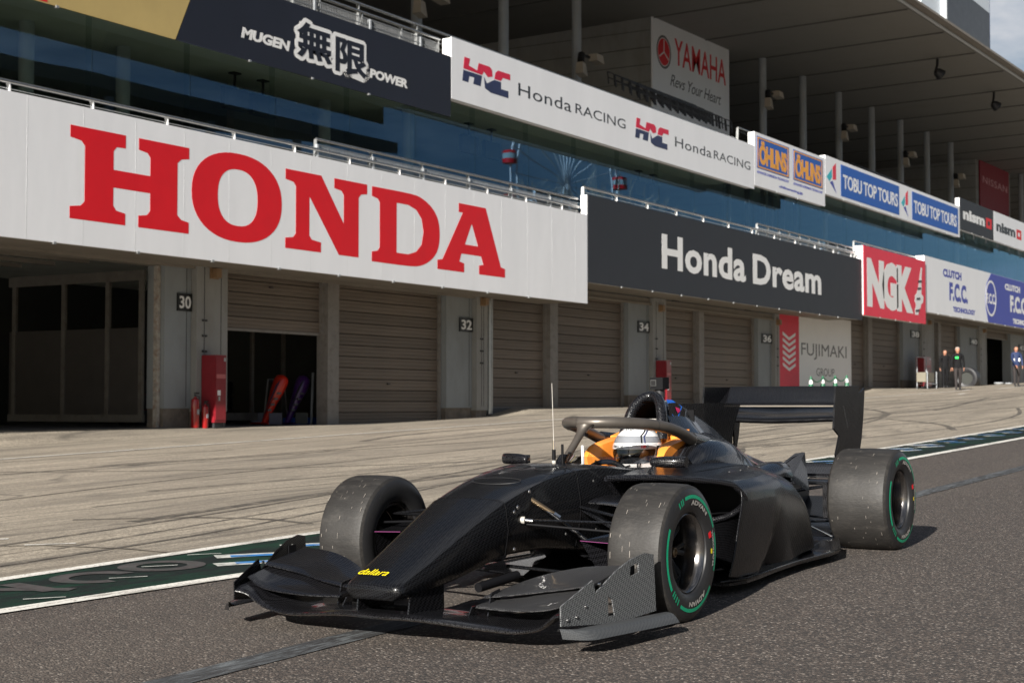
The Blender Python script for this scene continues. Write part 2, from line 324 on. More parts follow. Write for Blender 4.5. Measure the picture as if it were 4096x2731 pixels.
def stand(me, Y, thick=.006):     # flat (x,y) mesh -> upright on the plane facing -Y, giving it thickness
    bm = bmesh.new(); bm.from_mesh(me); zs = [v.co.z for v in bm.verts]
    for v in bm.verts:
        z = 0 if not zs else (thick if v.co.z > (min(zs)+max(zs))/2+1e-7 else 0)
        v.co = Vector((v.co.x, Y - (z if max(zs)-min(zs) > 1e-6 else thick), v.co.y))
    bm.to_mesh(me); bm.free(); return me
def put_text(name, txt, x0, x1, z0, z1, Y, m, parent, bold=0., shear=0., space=1., thick=.002):
    me = stand(fit(text_mesh(txt, bold, shear, space, .01), x0, x1, z0, z1), Y, thick); return link(name, me, m, parent)
def put_shape(name, loops, Y, m, parent, thick=.002):
    return link(name, stand(curve_mesh(loops, .01), Y, thick), m, parent)
def rect(x0, x1, z0, z1): return [(x0, z0), (x1, z0), (x1, z1), (x0, z1)]
def scale_loops(loops, x0, x1, z0, z1): return [[(x0+p[0]*(x1-x0), z0+p[1]*(z1-z0)) for p in lp] for lp in loops]
def ell(cx, cy, rx, ry, n=40, a0=0, a1=2*pi, rev=False):
    P = [(cx+rx*cos(a0+(a1-a0)*i/n), cy+ry*sin(a0+(a1-a0)*i/n)) for i in range(n if abs(a1-a0-2*pi) < 1e-6 else n+1)]
    return P[::-1] if rev else P
def superell(cx, cy, rx, ry, p=2.4, n=48):
    out = []
    for i in range(n):
        a = 2*pi*i/n; c, s_ = cos(a), sin(a)
        out.append((cx+rx*abs(c)**(2/p)*(1 if c > 0 else -1), cy+ry*abs(s_)**(2/p)*(1 if s_ > 0 else -1)))
    return out

# ------------------------------------------------------------------ ground
def gz(x): return -EYE + SLOPE*x
SECT = [(-40, 34.0, -.41), (34.0, 53.3, -.05), (53.3, 61.0, .36), (61.0, 92.0, .76), (92.0, 125, 1.5), (125, 320, 3.0)]
def floor_z(x):
    for i, (a, b, f) in enumerate(SECT):
        if x < b:
            if i+1 < len(SECT) and x > b-.25: return f
            return f
    return SECT[-1][2]
def apron_z(x, y):
    t = min(max((y-20.1)/1.1, 0), 1); t = t*t*(3-2*t)
    # soften the section steps over 1.6 m so that the apron ramps from one threshold to the next
    f = sum(floor_z(x+d) for d in (-.9, -.45, 0, .45, .9))/5
    return gz(x)*(1-t)+f*t
def sheet(name, xs, ys, zf, m, kind='structure'):
    vs = [(x, y, zf(x, y)) for y in ys for x in xs]; n = len(xs)
    fs = [(j*n+i, j*n+i+1, (j+1)*n+i+1, (j+1)*n+i) for j in range(len(ys)-1) for i in range(n-1)]
    me = bpy.data.meshes.new(name); me.from_pydata(vs, [], fs); me.update()
    return link(name, me, m, kind=kind, smooth=30)
def frange(a, b, s):
    n = max(1, int(round((b-a)/s))); return [a+(b-a)*i/n for i in range(n+1)]
sheet('ground', [-900, 0, 900], [-900, 0, 900], lambda x, y: min(gz(x)-.3, 20) if abs(x) < 300 else (-9.5 if x < 0 else 7), M['plinth'])
def interp(x, pts):
    if x <= pts[0][0]: return pts[0][1]
    for (a, b), (c, d) in zip(pts, pts[1:]):
        if x <= c: return b+(d-b)*(x-a)/(c-a)
    return pts[-1][1]
NEAR = [(-60, 6.45), (3, 6.33), (5.4, 6.16), (7.4, 5.94), (10, 5.86), (16, 5.80), (24, 5.76), (300, 5.7)]
FAR = [(-60, 7.3), (6.3, 7.22), (9.2, 7.15), (14, 7.0), (21, 6.89), (29, 6.90), (300, 6.9)]
LX = [-60, 0, 3, 4.2, 5.4, 6.4, 7.4, 8.6, 10, 13, 16, 20, 24, 29, 60, 120, 300]
sheet('pit_lane_asphalt', [-80, 320], [-80, 6.5], lambda x, y: gz(x), M['asphalt'])
sheet('concrete_apron', frange(-40, 14, 6)+frange(14.5, 95, .45)+frange(100, 320, 20), [6.5, 12, 17, 20.1]+frange(20.25, 21.2, .15)+[21.29], apron_z, M['paving'])
mb = MB(); mb.add([(x, interp(x, q), gz(x)+.004) for x in LX for q in (NEAR, FAR)], [(2*i, 2*i+2, 2*i+3, 2*i+1) for i in range(len(LX)-1)])
mb.build('green_strip', M['green'], kind='structure')
def ground_strip(name, pts, w, m, dz=.004, z=None):
    mb = MB(); n = len(pts); vs = []
    for i, (x, y) in enumerate(pts):
        d = Vector((pts[min(i+1, n-1)][0]-pts[max(i-1, 0)][0], pts[min(i+1, n-1)][1]-pts[max(i-1, 0)][1])).normalized()
        for s_ in (-1, 1):
            X, Y = x-d.y*w/2*s_, y+d.x*w/2*s_; vs.append((X, Y, (apron_z(X, Y) if Y > 7.06 else gz(X))+dz))
    mb.add(vs, [(2*i, 2*i+1, 2*i+3, 2*i+2) for i in range(n-1)]); return mb.build(name, m, kind='structure')
ground_strip('white_line', [(x, interp(x, NEAR)+.06) for x in LX], .13, M['line'], .008)
ground_strip('white_line', [(x, interp(x, FAR)-.04) for x in LX], .11, M['line'], .008)
ground_strip('worn_line', [(x, 4.22) for x in frange(-60, 300, 20)], .17, M['worn'])
ground_strip('white_line', [(x, 17.45) for x in frange(2, 36.6, 3)]+[(37.2, 17.4)], .10, M['line'], .006)
ground_strip('white_line', [(36.9, 17.43), (39.5, 16.9), (43, 17.15), (60, 17.3), (63, 17.35), (66, 17.9)], .10, M['line'], .006)
ground_strip('white_line', [(66, 16.8), (72, 17.4), (90, 17.5), (140, 17.5)], .10, M['line'], .006)
ground_strip('white_dash', [(7.6, 9.2), (7.86, 8.93)], .06, M['line']); ground_strip('white_dash', [(7.62, 8.5), (7.85, 8.25)], .05, M['line'])
ground_strip('white_dash', [(56, 15.6), (58, 15.9)], .12, M['line'])
rub = mat('tyre_rubber_mark', (.075, .065, .053), .8, var=.6, scale=6, dirt=(.27, .23, .175), dscale=4, damt=1.)
rub2 = mat('tyre_rubber_smear', (.13, .113, .09), .8, var=.5, scale=5, dirt=(.29, .245, .19), dscale=3, damt=1.)
for pts, w in (([(12.5, 17.2), (14, 13.5), (16.2, 11.2), (19, 9.6), (24, 8.4)], .055), ([(6.5, 10.8), (10, 11.7), (15, 12.3), (22, 12.4), (32, 12.2)], .05),
               ([(7, 8.6), (10, 8.9), (14, 9.6), (20, 10.6), (30, 11.3), (44, 11.2)], .05), ([(6.6, 7.7), (9, 7.9), (12.3, 8.6), (17, 9.9), (24, 12.2), (33, 15.2)], .045),
               ([(10, 14.9), (15, 14.6), (22, 13.4), (30, 11.4), (40, 9.8), (60, 9.0)], .08), ([(36, 15.3), (46, 14.0), (58, 13.4), (75, 13.6)], .10), ([(40, 12.0), (52, 12.8), (64, 14.2), (80, 16.1)], .10),
               ([(9.1, 9.6), (9.6, 8.9), (9.75, 8.2), (9.6, 7.6)], .07), ([(17, 7.8), (19.5, 8.3), (21.5, 9.3), (22.6, 10.6)], .09), ([(27, 7.6), (29.5, 8.6), (32, 10.4)], .12)):
    ground_strip('tyre_mark', crom(pts, 6), w, rub, .003)
ground_strip('scraped_seam', [(7.0, 9.2), (7.66, 8.37), (7.74, 7.66), (7.70, 7.27)], .03, rub2, .006)
rg = random.Random(11)
for k in range(26):
    x0 = rg.uniform(4, 60); y0 = rg.uniform(7.8, 16.6); l_ = rg.uniform(5, 22); dy = rg.uniform(-1.6, 2.2); c_ = rg.uniform(-1.3, 1.3)
    pts = [(x0+l_*t, min(max(y0+dy*t+c_*4*t*(1-t), 7.5), 17.1)) for t in (0, .25, .5, .75, 1)]
    ground_strip('tyre_mark', crom(pts, 5), rg.choice((.025, .035, .05, .09, .14)), rub if k % 3 else rub2, .0015+.00003*k)
def gmark(name, loops, m, dz=.004):
    me = curve_mesh(loops, 0)
    for v in me.vertices: v.co.z = gz(v.co.x)+dz
    return link(name, me, m, kind='structure')
# worn lettering in the green strip (letters read along the lane)
gmark('painted_letter', [ell(7.13, 6.77, .26, .26), ell(7.13, 6.77, .15, .15)], M['letter_grey'], .008)
gmark('painted_letter', [ell(6.57, 6.74, .26, .26, 30, R(-10), R(250))+ell(6.57, 6.74, .15, .15, 30, R(250), R(-10))], M['letter_grey'], .008)
gmark('painted_letter', [[(5.85, 6.95), (5.95, 7.0), (6.2, 6.5), (6.1, 6.46)]], M['letter_grey'], .008)
gmark('painted_letter', [[(6.0, 6.55), (6.08, 6.98), (6.2, 6.95), (6.12, 6.5)]], M['letter_grey'], .009)
def bar(x0, y0, x1, y1, w, m, dz):
    d = Vector((x1-x0, y1-y0)).normalized(); n_ = (-d.y*w/2, d.x*w/2)
    gmark('painted_letter', [[(x0-n_[0], y0-n_[1]), (x1-n_[0], y1-n_[1]), (x1+n_[0], y1+n_[1]), (x0+n_[0], y0+n_[1])]], m, dz)
rb2 = random.Random(3)
for k in range(26):
    x0 = 7.62+.62*k*(1+.02*k)+rb2.uniform(-.05, .05); q = rb2.uniform(.7, 1.5)
    bar(x0-.26*q, 6.50, x0-.02, 6.30, .13*q, M['letter_white'], .008); bar(x0-.18, 6.44, x0+.02, 6.27, .09, M['letter_blue'], .010)
    bar(x0+.02, 6.78, x0+.30*q, 6.50, .15*q, M['letter_white'], .008); bar(x0+.07, 6.70, x0+.30, 6.47, .10, M['letter_blue'], .010)
for (x, y) in ((5.75, 6.42), (6.55, 6.62), (7.02, 6.83), (7.6, 7.0), (9.4, 6.9), (11, 6.6)): bar(x, y, x+.16, y-.14, .02, M['letter_white'], .011)
# ------------------------------------------------------------------ pit building
YP, YW, YG, YC = 19.8, 21.3, 20.75, 27.0
B = thing('pit_building', (22, 21.3, 0), 'long grey pit garage building with roller shutters, glass balcony storey and deep roof', 'building')
B.location = (0, 0, 0)
for i, (a, b, f) in enumerate(SECT[:5]):
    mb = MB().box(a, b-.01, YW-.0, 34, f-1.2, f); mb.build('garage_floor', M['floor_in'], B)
def stretch(name, x0, x1, y0, y1, z0, z1, m, parent=B): return MB().box(x0, x1, y0, y1, z0, z1).build(name, m, parent)
# pillars: (x0, x1 of panel face, x1 of column), floor, number
PIL = [(22.45, 23.17, 24.07, '30'), (32.12, 33.26, 33.78, '32'), (41.78, 43.12, 44.03, '34'), (51.65, 52.85, 53.28, '36'), (67.95, 70.3, 72.1, '38'), (76.9, 79.9, 81.2, '40'), (86.6, 89.6, 90.8, '42')]
PLB = {'30': ('number plate 30 beside the open leftmost garage', 'tan box high on the pillar beside the open leftmost garage'),
       '32': ('number plate 32 left of the grey drain pipe', 'tan box high on the pillar beside the grey drain pipe'),
       '34': ('number plate 34 above the race car, left of a red cabinet', 'tan box above the red cabinet behind the race car'),
       '36': ('number plate 36 directly left of the FUJIMAKI banner', 'tan box directly left of the FUJIMAKI banner'),
       '38': ('number plate 38 under the right end of the NGK banner', 'tan box under the right end of the NGK banner'),
       '40': ('number plate 40 behind the person with the green badge', 'tan box above the round dark disc'),
       '42': ('number plate 42 at the right edge of the picture', 'tan box at the right edge of the picture')}
for a, b, c, num in PIL:
    f = floor_z(a)
    p = stretch('pillar', a, b, YW, YW+.45, f+.36, f+3.3, M['wall_cool'])
    stretch('pillar_plinth', a+.01, b, YW+.03, YW+.44, f, f+.36, M['plinth'])
    stretch('pillar', b+.01, c, YW-.14, YW+.45, f+.30, f+3.3, M['wall'])
    stretch('pillar_plinth', b+.02, c-.01, YW-.11, YW+.44, f, f+.30, M['plinth'])
    # panel seams
    for xx in (b-.13, b+.22, c-.2):
        stretch('pillar_seam', xx, xx+.012, YW-.146 if xx > b else YW-.004, YW-.141 if xx > b else YW-.0005, f+.4, f+3.2, M['dark_metal'])
    for zz in (1.45, 1.75, 2.05):
        for xx in (b+.16, b+.25): stretch('pillar_bracket', xx, xx+.035, YW-.17, YW-.141, f+zz, f+zz+.035, M['dark_metal'])
    w = .39 if num in ('30',) else .58 if num in ('32',) else .75 if num == '34' else .9 if num == '36' else 1.3
    sg = thing('number_sign', (b-w/2-.01, YW-.02, f+2.4), PLB[num][0], 'number sign', 'garage numbers on the pillars')
    for x_ in (0,):
        o = MB().box(-w/2, w/2, -.02, .018, -.17, .17).build('plate', M['black_plate'], sg)
        t_ = link('numeral', stand(fit(text_mesh(num, .02, 0, 1, .01), -w*.40, w*.40, -.12, .12), -.02, .006), M['print_white'], sg)
    ho = thing('wall_lamp', (b+.55*(c-b), YW-.14, f+3.0), (PLB[num][1]), 'speaker box', 'small boxes high on the pillars')
    MB().box(-.07, .07, -.14, 0, -.09, .09).box(-.12, .12, -.02, -.001, -.11, .11).build('box', mat('tan_plastic', (.24, .15, .08), .5), ho)
# beams and walls above the doors
for a, b, f in SECT[:5]:
    stretch('beam', max(a, 5), b-.012, YW-.04, YW+.42, f+3.08, f+3.27, M['beam'])
    stretch('wall', max(a, 5), b-.012, YW+.02, YW+.40, f+3.27, f+4.35, M['wall'])
    stretch('beam_edge', max(a, 5), b-.012, YW-.10, YW-.041, f+3.06, f+3.12, M['beam'])
def shutter(x0, x1, f, zb=0.):
    s_ = thing('shutter', (0, 0, 0), None, None); s_.parent = B
    w = x1-x0; top = f+3.1; n = int((top-(f+zb))/.25)+1
    if not hasattr(shutter, 'cache'): shutter.cache = {}
    key = round(w, 3)
    if key not in shutter.cache:
        prof = [(0, .0), (0, .012), (-.010, .02), (-.010, .072), (0, .080), (0, .090), (-.010, .098), (-.010, .155), (0, .163), (0, .173), (-.010, .181), (-.010, .228), (.004, .238), (.03, .238), (.03, 0)]
        mb = MB().prism([(p[0], p[1]) for p in prof], 'x', 0, w)
        me = mb.mesh('slat'); me.materials.append(M['shutter']); shutter.cache[key] = me
    me = shutter.cache[key]
    for i in range(n):
        z = f+zb+.02+i*.25
        if z > top: break
        o = bpy.data.objects.new('slat', me); SC.collection.objects.link(o); o.parent = s_; o.location = (x0, YW+.22+.001*(i % 3), z)
    MB().box(x0, x1, YW+.19, YW+.27, f+zb-.03, f+zb+.02).build('bottom_bar', M['post'], s_)
    MB().box((x0+x1)/2-.05, (x0+x1)/2+.05, YW+.17, YW+.21, f+zb+.9, f+zb+.93).build('handle', M['dark_metal'], s_)
    MB().box(x0-.0, x0+.06, YW+.14, YW+.215, f+zb, f+3.08).build('guide', M['post'], s_)
    MB().box(x1-.06, x1+.0, YW+.14, YW+.215, f+zb, f+3.08).build('guide', M['post'], s_)
def mull(x0, x1, f): stretch('mullion', x0, x1, YW+.02, YW+.32, f, f+3.09, M['post'])
shutter(24.09, 27.5, -.41, 1.96); mull(27.5, 27.9, -.41); shutter(27.9, 32.1, -.41)
shutter(34.25, 37.2, -.05); mull(37.2, 37.62, -.05); shutter(37.62, 41.76, -.05)
shutter(44.05, 46.8, -.05); mull(46.8, 47.18, -.05); shutter(47.18, 51.62, -.05)
shutter(61.1, 63.4, .76); mull(63.4, 63.9, .76); shutter(63.9, 67.93, .76)
shutter(72.12, 73.3, .76, 1.7); mull(73.35, 73.75, .76); shutter(73.75, 76.88, .76)
shutter(81.25, 86.55, .76, 2.75); shutter(90.9, 99, .76)
stretch('mullion', 13.0, 13.5, YW+.02, YW+.32, -.41, 2.68, M['post'])
stretch('wall', 53.3, 61.08, YW+.02, YW+.4, .30, 3.45, M['wall'])
stretch('expansion_joint', 33.8, 33.86, YW-.05, YW+.3, -.41, 3.4, M['dark_metal'])
MB().tube([(34.05, YW-.02, -.2), (34.05, YW-.02, 3.2)], .085, 12).build('drain_pipe', M['steel'], B, 40)
stretch('ledge', 34.0, 34.25, YW, YW+.4, -.05, 3.05, M['wall'])
# garage interior: rear and side walls, ceiling
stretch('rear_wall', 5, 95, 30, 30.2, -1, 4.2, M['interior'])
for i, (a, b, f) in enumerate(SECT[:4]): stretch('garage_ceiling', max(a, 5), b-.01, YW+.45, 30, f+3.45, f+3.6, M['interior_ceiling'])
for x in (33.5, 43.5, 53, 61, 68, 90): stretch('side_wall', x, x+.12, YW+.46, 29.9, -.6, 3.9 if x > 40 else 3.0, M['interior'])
for k in range(5):
    stretch('ceiling_batten', 8, 22.3, YW+.9+k*.95, YW+1.0+k*.95, 2.78, 2.86, M['beam'])
for k in range(5): stretch('ceiling_hanger', 13.4+k*1.9, 13.5+k*1.9, YW+.8, 27, 2.86, 2.98, M['post'])
# framed glass screens inside the two open garages
def screen(x, y0, y1, f, posts, nm='partition'):
    s_ = thing(nm, (0, 0, 0), None, None); s_.parent = B
    for y in posts: MB().box(x-.03, x+.03, y, y+.10, f+.16, f+2.86).build('frame_post', M['post_shaded'], s_)
    MB().box(x-.035, x+.035, y0, y1, f+.10, f+.24).build('bottom_rail', M['post_shaded'], s_)
    MB().box(x-.035, x+.035, y0, y1, f+2.80, f+3.0).build('top_rail', M['post_shaded'], s_)
    MB().box(x-.005, x+.005, y0+.05, y1, f+.24, f+1.9).build('lower_pane', mat('fogged_sheet', (.045, .04, .036), .4), s_)
    return s_
screen(22.32, YW+.4, 25.4, -.41, (YW+.42, 22.6, 23.8, 25.2)); stretch('gate_post', 22.36, 22.44, YW+.1, YW+.2, -.41, 2.66, mat('rusty_post', (.36, .33, .29), .7, var=.3, scale=10, dirt=(.2, .08, .03), dscale=8, damt=.8))
def fscreen(x0, x1, y, f):
    s_ = thing('partition', (0, 0, 0), None, None); s_.parent = B
    for x in (x0, x0+(x1-x0)*.36, x0+(x1-x0)*.70, x1-.1): MB().box(x, x+.09, y-.03, y+.03, f+.16, f+2.86).build('frame_post', M['post_shaded'], s_)
    MB().box(x0, x1, y-.035, y+.035, f+.10, f+.26).build('bottom_rail', M['post_shaded'], s_)
fscreen(24.2, 28.1, 23.0, -.41)
# balcony slab, glazing, upper deck
stretch('balcony_slab', 5, 36.5, YP+.12, YG+.1, 4.2, 4.45, M['wall'])
for x0, x1, z in ((36.6, 58.2, 4.75), (58.3, 92, 5.0)): stretch('balcony_slab', x0, x1, YP+.25, YG+.1, z-.25, z, M['wall'])
for a, b, z0, z1 in ((5, 36.52, 2.70, 2.86), (36.56, 58.2, 3.26, 3.42), (58.24, 92, 3.98, 4.14)):
    stretch('canopy_soffit', a, b, YP+.02, YW+.02, z0, z1, M['beam'])
GT = ((5, 30.0, 4.45, 6.93), (30.0, 47.8, 4.75, 7.24), (47.8, 54.3, 4.9, 7.5), (54.3, 71.5, 4.9, 7.84), (71.5, 120, 5.1, 8.25))
for a, b, zb, zt in GT:
    n = max(1, round((b-a)/2.43)); 
    for i in range(n):
        x0, x1 = a+(b-a)*i/n, a+(b-a)*(i+1)/n
        MB().box(x0+.008, x1-.008, YG, YG+.012, zb, zt).build('window_pane', M['glass'], B)
        MB().box(x0-.007, x0+.007, YG+.02, YG+.16, zb, zt).build('glass_fin', M['glass_clear'], B)
    stretch('upper_floor', a, b, YG+.02, 34, zt+.0, zt+.22, M['interior_ceiling'])
    stretch('upper_soffit', a, b, YP+.15, YG+.02, zt-.02, zt+.2, M['beam'])
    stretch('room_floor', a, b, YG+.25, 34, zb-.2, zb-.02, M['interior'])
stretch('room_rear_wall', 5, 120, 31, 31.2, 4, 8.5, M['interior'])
for x in (19.9, 22.3, 28.6, 31.9, 41.4, 51.3, 61, 70.5, 80):
    zt = [g for g in GT if g[0] <= x < g[1]][0][3]
    MB().tube([(x, 22.3, 4.4), (x, 22.3, zt)], .14, 20).build('inner_column', M['column'], B, 40)
for x in (48.2, 49.8, 51.2, 51.9, 53.0, 54.2): stretch('window_mullion', x, x+.14, YG+.1, YG+.25, 4.9, 7.5, M['roof_dark'])
for x0, x1 in ((27.0, 29.8), (45.6, 46.8)): stretch('wall_panel', x0, x1, 23.6, 23.8, 6.0, 7.0, M['roof_dark'])
def tv(x):
    t_ = thing('ceiling_monitor', (x, 22.0, 6.92 if x < 30 else 7.24), 'dark monitor behind the glass, %s' % LBL[x], 'monitor', 'monitors behind the balcony glass')
    MB().tube([(0, 0, 0), (0, 0, -.35)], .03, 8).box(-.12, .12, -.08, .08, -.03, 0).build('ceiling_arm', M['dark_metal'], t_)
    o = MB().box(-.38, .38, -.06, .06, -.78, -.33).build('screen', M['dark_metal'], t_)
LBL = {25.2: 'left of the pair under the navy banner', 26.1: 'right of the pair under the navy banner', 34.2: 'left one under the start of the racing banner', 35.3: 'right one under the start of the racing banner', 43.9: 'left one near the end of the racing banner', 44.9: 'right one near the end of the racing banner'}
for x in LBL: tv(x)
# upper terrace: parapet deck behind the upper banners, seats wall, columns, roof
for a, b, zt in ((5, 30.0, 7.16), (30.0, 47.8, 7.48), (47.8, 54.3, 7.74), (54.3, 71.5, 8.08), (71.5, 120, 8.5)): stretch('terrace_slab', a, b, YP+.16, YG+.02, zt-.2, zt+.02, M['wall'])
def roof_z(x, y): return 14.765+.0148*(x-39.07)+.0621*(YC-y)
stretch('terrace_rear_wall', -15, 175, 38.8, 39.2, 7, 18, M['roof_dark'])
for k, x in enumerate((39.07, 44.06, 49.0)):
    MB().tube([(x, YC, 7.8), (x, YC, roof_z(x, YC))], .17, 20).build('roof_column', M['column'], B, 40)
COLX = (66.18, 71.12, 76.06, 81.12, 86.0, 90.94, 95.83, 113.2, 118.1)
for x in COLX: MB().tube([(x, YC, 7.6), (x, YC, roof_z(x, YC)+.3)], .17, 20).build('roof_column', M['column'], B, 40)
XR = [-20+4.92*i for i in range(0, 42)]
off = 66.18-XR[18]
for i in range(len(XR)-1):
    x0, x1 = XR[i]+off+.03, XR[i+1]+off-.03
    mb = MB(); z = roof_z
    mb.add([(x0, 18.84, z(x0, 18.84)), (x1, 18.84, z(x1, 18.84)), (x1, 39, z(x1, 39)+.8), (x0, 39, z(x0, 39)+.8),
            (x0, 18.84, z(x0, 18.84)+.25), (x1, 18.84, z(x1, 18.84)+.25), (x1, 39, z(x1, 39)+1.2), (x0, 39, z(x0, 39)+1.2)],
           [(0, 3, 2, 1), (4, 5, 6, 7), (0, 1, 5, 4), (1, 2, 6, 5), (2, 3, 7, 6), (3, 0, 4, 7)])
    mb.build('roof_panel', M['soffit'], B)
    MB().add([(x1, 18.89, z(x1, 18.84)-.05), (x1+.06, 18.89, z(x1, 18.84)-.05), (x1+.06, 38.9, z(x1, 39)+.78), (x1, 38.9, z(x1, 39)+.78),
              (x1, 18.89, z(x1, 18.84)+.3), (x1+.06, 18.89, z(x1, 18.84)+.3), (x1+.06, 38.9, z(x1, 39)+1.2), (x1, 38.9, z(x1, 39)+1.2)],
             [(0, 3, 2, 1), (4, 5, 6, 7), (0, 1, 5, 4), (1, 2, 6, 5), (2, 3, 7, 6), (3, 0, 4, 7)]).build('roof_joint', M['roof_dark'], B)
MB().tube([(x, 18.67, roof_z(x, 18.67)-.02) for x in (-15, 165)], .08, 8).build('gutter_pipe', M['steel'], B, 40)
mbx = MB()
for x0, x1 in ((-15, 165),):
    mbx.add([(x0, 18.25, roof_z(x0, 18.6)+.0), (x1, 18.25, roof_z(x1, 18.6)+.0), (x1, 18.82, roof_z(x1, 18.6)+.02), (x0, 18.82, roof_z(x0, 18.6)+.02),
             (x0, 18.25, roof_z(x0, 18.6)+.10), (x1, 18.25, roof_z(x1, 18.6)+.10), (x1, 18.82, roof_z(x1, 18.6)+.3), (x0, 18.82, roof_z(x0, 18.6)+.3)],
            [(0, 3, 2, 1), (4, 5, 6, 7), (0, 1, 5, 4), (1, 2, 6, 5), (2, 3, 7, 6), (3, 0, 4, 7)])
mbx.build('roof_edge_trim', M['beam'], B)
# stair towers on the terrace with side cladding of horizontal boards
def tower(x0, x1, y0, y1, ztop):
    n = 12
    for i in range(n):
        z0, z1 = 8.0+(ztop-8.0)*i/n, 8.0+(ztop-8.0)*(i+1)/n-.03
        MB().box(x0, x1, y0, y1, z0, z1).build('cladding_board', M['wall'], B)
    stretch('stair_tower', x0+.03, x1-.02, y0+.03, y1, 8.0, ztop+1.0, M['roof_dark'])
tower(56.2, 63.8, 27.65, 38, 16.2); tower(103.9, 112.8, 27.65, 38, 17.3)
# ------------------------------------------------------------------ sign boards
def board(name, x0, x1, z0, z1, m, label, cat='sign board', depth=.22, Y=YP, endcap=True, shape=None):
    b_ = thing(name, (x0, Y, z0), label, cat)
    b_.location = (0, 0, 0)
    if shape: put_shape('panel', [shape], Y+.03, m, b_, .03)
    else: MB().box(x0, x1, Y, Y+.03, z0, z1).build('panel', m, b_)
    if endcap: MB().box(x0+.0, x1-.02, Y+.032, Y+depth, z0+.02, z1-.01).build('frame', M['print_white'], b_)
    # small clamps along the bottom edge
    mb = MB()
    n = int((x1-x0)/1.9)
    for i in range(1, n): mb.box(x0+i*1.9-.03, x0+i*1.9+.03, Y-.02, Y+.05, z0-.03, z0+.01)
    if n > 1: mb.build('edge_clamps', M['steel'], b_, kind='stuff')
    return b_
# HONDA: slab serif letters drawn as outlines
def serifH(x0, x1, z0, z1):
    w = x1-x0; h = z1-z0
    def P(u, v): return (x0+u*w, z0+v*h)
    half = [(0, 1), (.445, 1), (.445, .855), (.37, .85), (.345, .80), (.345, .595), (.655, .595), (.655, .80), (.63, .85), (.555, .87), (.555, 1), (1, 1), (1, .87), (.93, .85), (.895, .80),
            (.895, .20), (.93, .15), (1, .13), (1, 0), (.555, 0), (.555, .13), (.63, .15), (.655, .20), (.655, .40), (.345, .40), (.345, .20), (.37, .15), (.445, .13), (.445, 0), (0, 0), (0, .13), (.085, .15), (.115, .20),
            (.115, .80), (.085, .85), (0, .87)]
    return [[P(*p) for p in half]]
def serifN(x0, x1, z0, z1):
    w = x1-x0; h = z1-z0
    pts = [(0, 1), (.42, 1), (.70, .42), (.70, .80), (.67, .85), (.58, .87), (.58, 1), (1, 1), (1, .87), (.92, .85), (.89, .80), (.89, 0), (.64, 0), (.28, .70), (.28, .20), (.31, .15), (.42, .13), (.42, 0), (0, 0), (0, .13), (.09, .15), (.12, .20), (.12, .80), (.09, .85), (0, .87)]
    return [[(x0+u*w, z0+v*h) for u, v in pts]]
def serifD(x0, x1, z0, z1):
    w = x1-x0; h = z1-z0
    out = [(0, 1), (.55, 1), (.74, .96), (.89, .85), (.975, .70), (1, .5), (.975, .30), (.89, .15), (.74, .04), (.55, 0), (0, 0), (0, .13), (.08, .15), (.11, .20), (.11, .80), (.08, .85), (0, .87)]
    inn = [(.35, .84), (.52, .84), (.64, .79), (.72, .68), (.75, .5), (.72, .32), (.64, .21), (.52, .16), (.35, .16)]
    return [[(x0+u*w, z0+v*h) for u, v in l_] for l_ in (crom(out[:11], 3)[:]+out[11:], inn)]
def serifA(x0, x1, z0, z1):
    w = x1-x0; h = z1-z0
    out = [(.30, 1), (.70, 1), (.935, .15), (1, .13), (1, 0), (.60, 0), (.60, .13), (.665, .15), (.63, .27), (.34, .27), (.31, .15), (.38, .13), (.38, 0), (0, 0), (0, .13), (.07, .15), (.36, .87), (.30, .87)]
    inn = [(.39, .41), (.585, .41), (.49, .73)]
    return [[(x0+u*w, z0+v*h) for u, v in l_] for l_ in (out, inn)]
hb = board('banner_board', 5.0, 36.5, 2.66, 4.98, M['board_white'], 'huge white banner reading HONDA in red slab letters above the garages')
put_shape('letter', serifH(18.62, 21.46, 3.09, 4.64), YP, M['red'], hb)
put_shape('letter', [superell(22.80, 3.89, 1.27, .83, 2.25), superell(22.79, 3.89, .56, .53, 2.4)], YP, M['red'], hb)
put_shape('letter', serifN(24.18, 26.85, 3.07, 4.62), YP, M['red'], hb)
put_shape('letter', serifD(27.02, 29.58, 3.03, 4.61), YP, M['red'], hb)
put_shape('letter', serifA(29.49, 32.38, 3.05, 4.62), YP, M['red'], hb)
seam_m = mat('banner_seam', (.73, .74, .76), .6, var=.05)
for k in range(26): put_shape('seam', [rect(5.6+1.21*k, 5.612+1.21*k, 2.67, 4.97)], YP, seam_m, hb, .001)
db = board('banner_board', 36.54, 58.2, 3.22, 5.52, M['board_black'], 'charcoal banner reading Honda Dream in white letters')
put_text('lettering', 'Honda', 40.95, 47.03, 3.90, 4.90, YP, M['print_white'], db, .03, 0, 1.05)
put_text('lettering', 'Dream', 47.62, 53.83, 3.90, 4.88, YP, M['print_white'], db, .03, 0, 1.05)
nb = board('banner_board', 58.24, 66.1, 3.42, 6.06, M['red_pink'], 'red banner with big white letters NGK and a spark plug', depth=.4, Y=YP-.06)
put_text('lettering', 'NGK', 58.62, 64.4, 3.75, 5.65, YP-.06, M['print_white'], nb, .07, 0, .86)
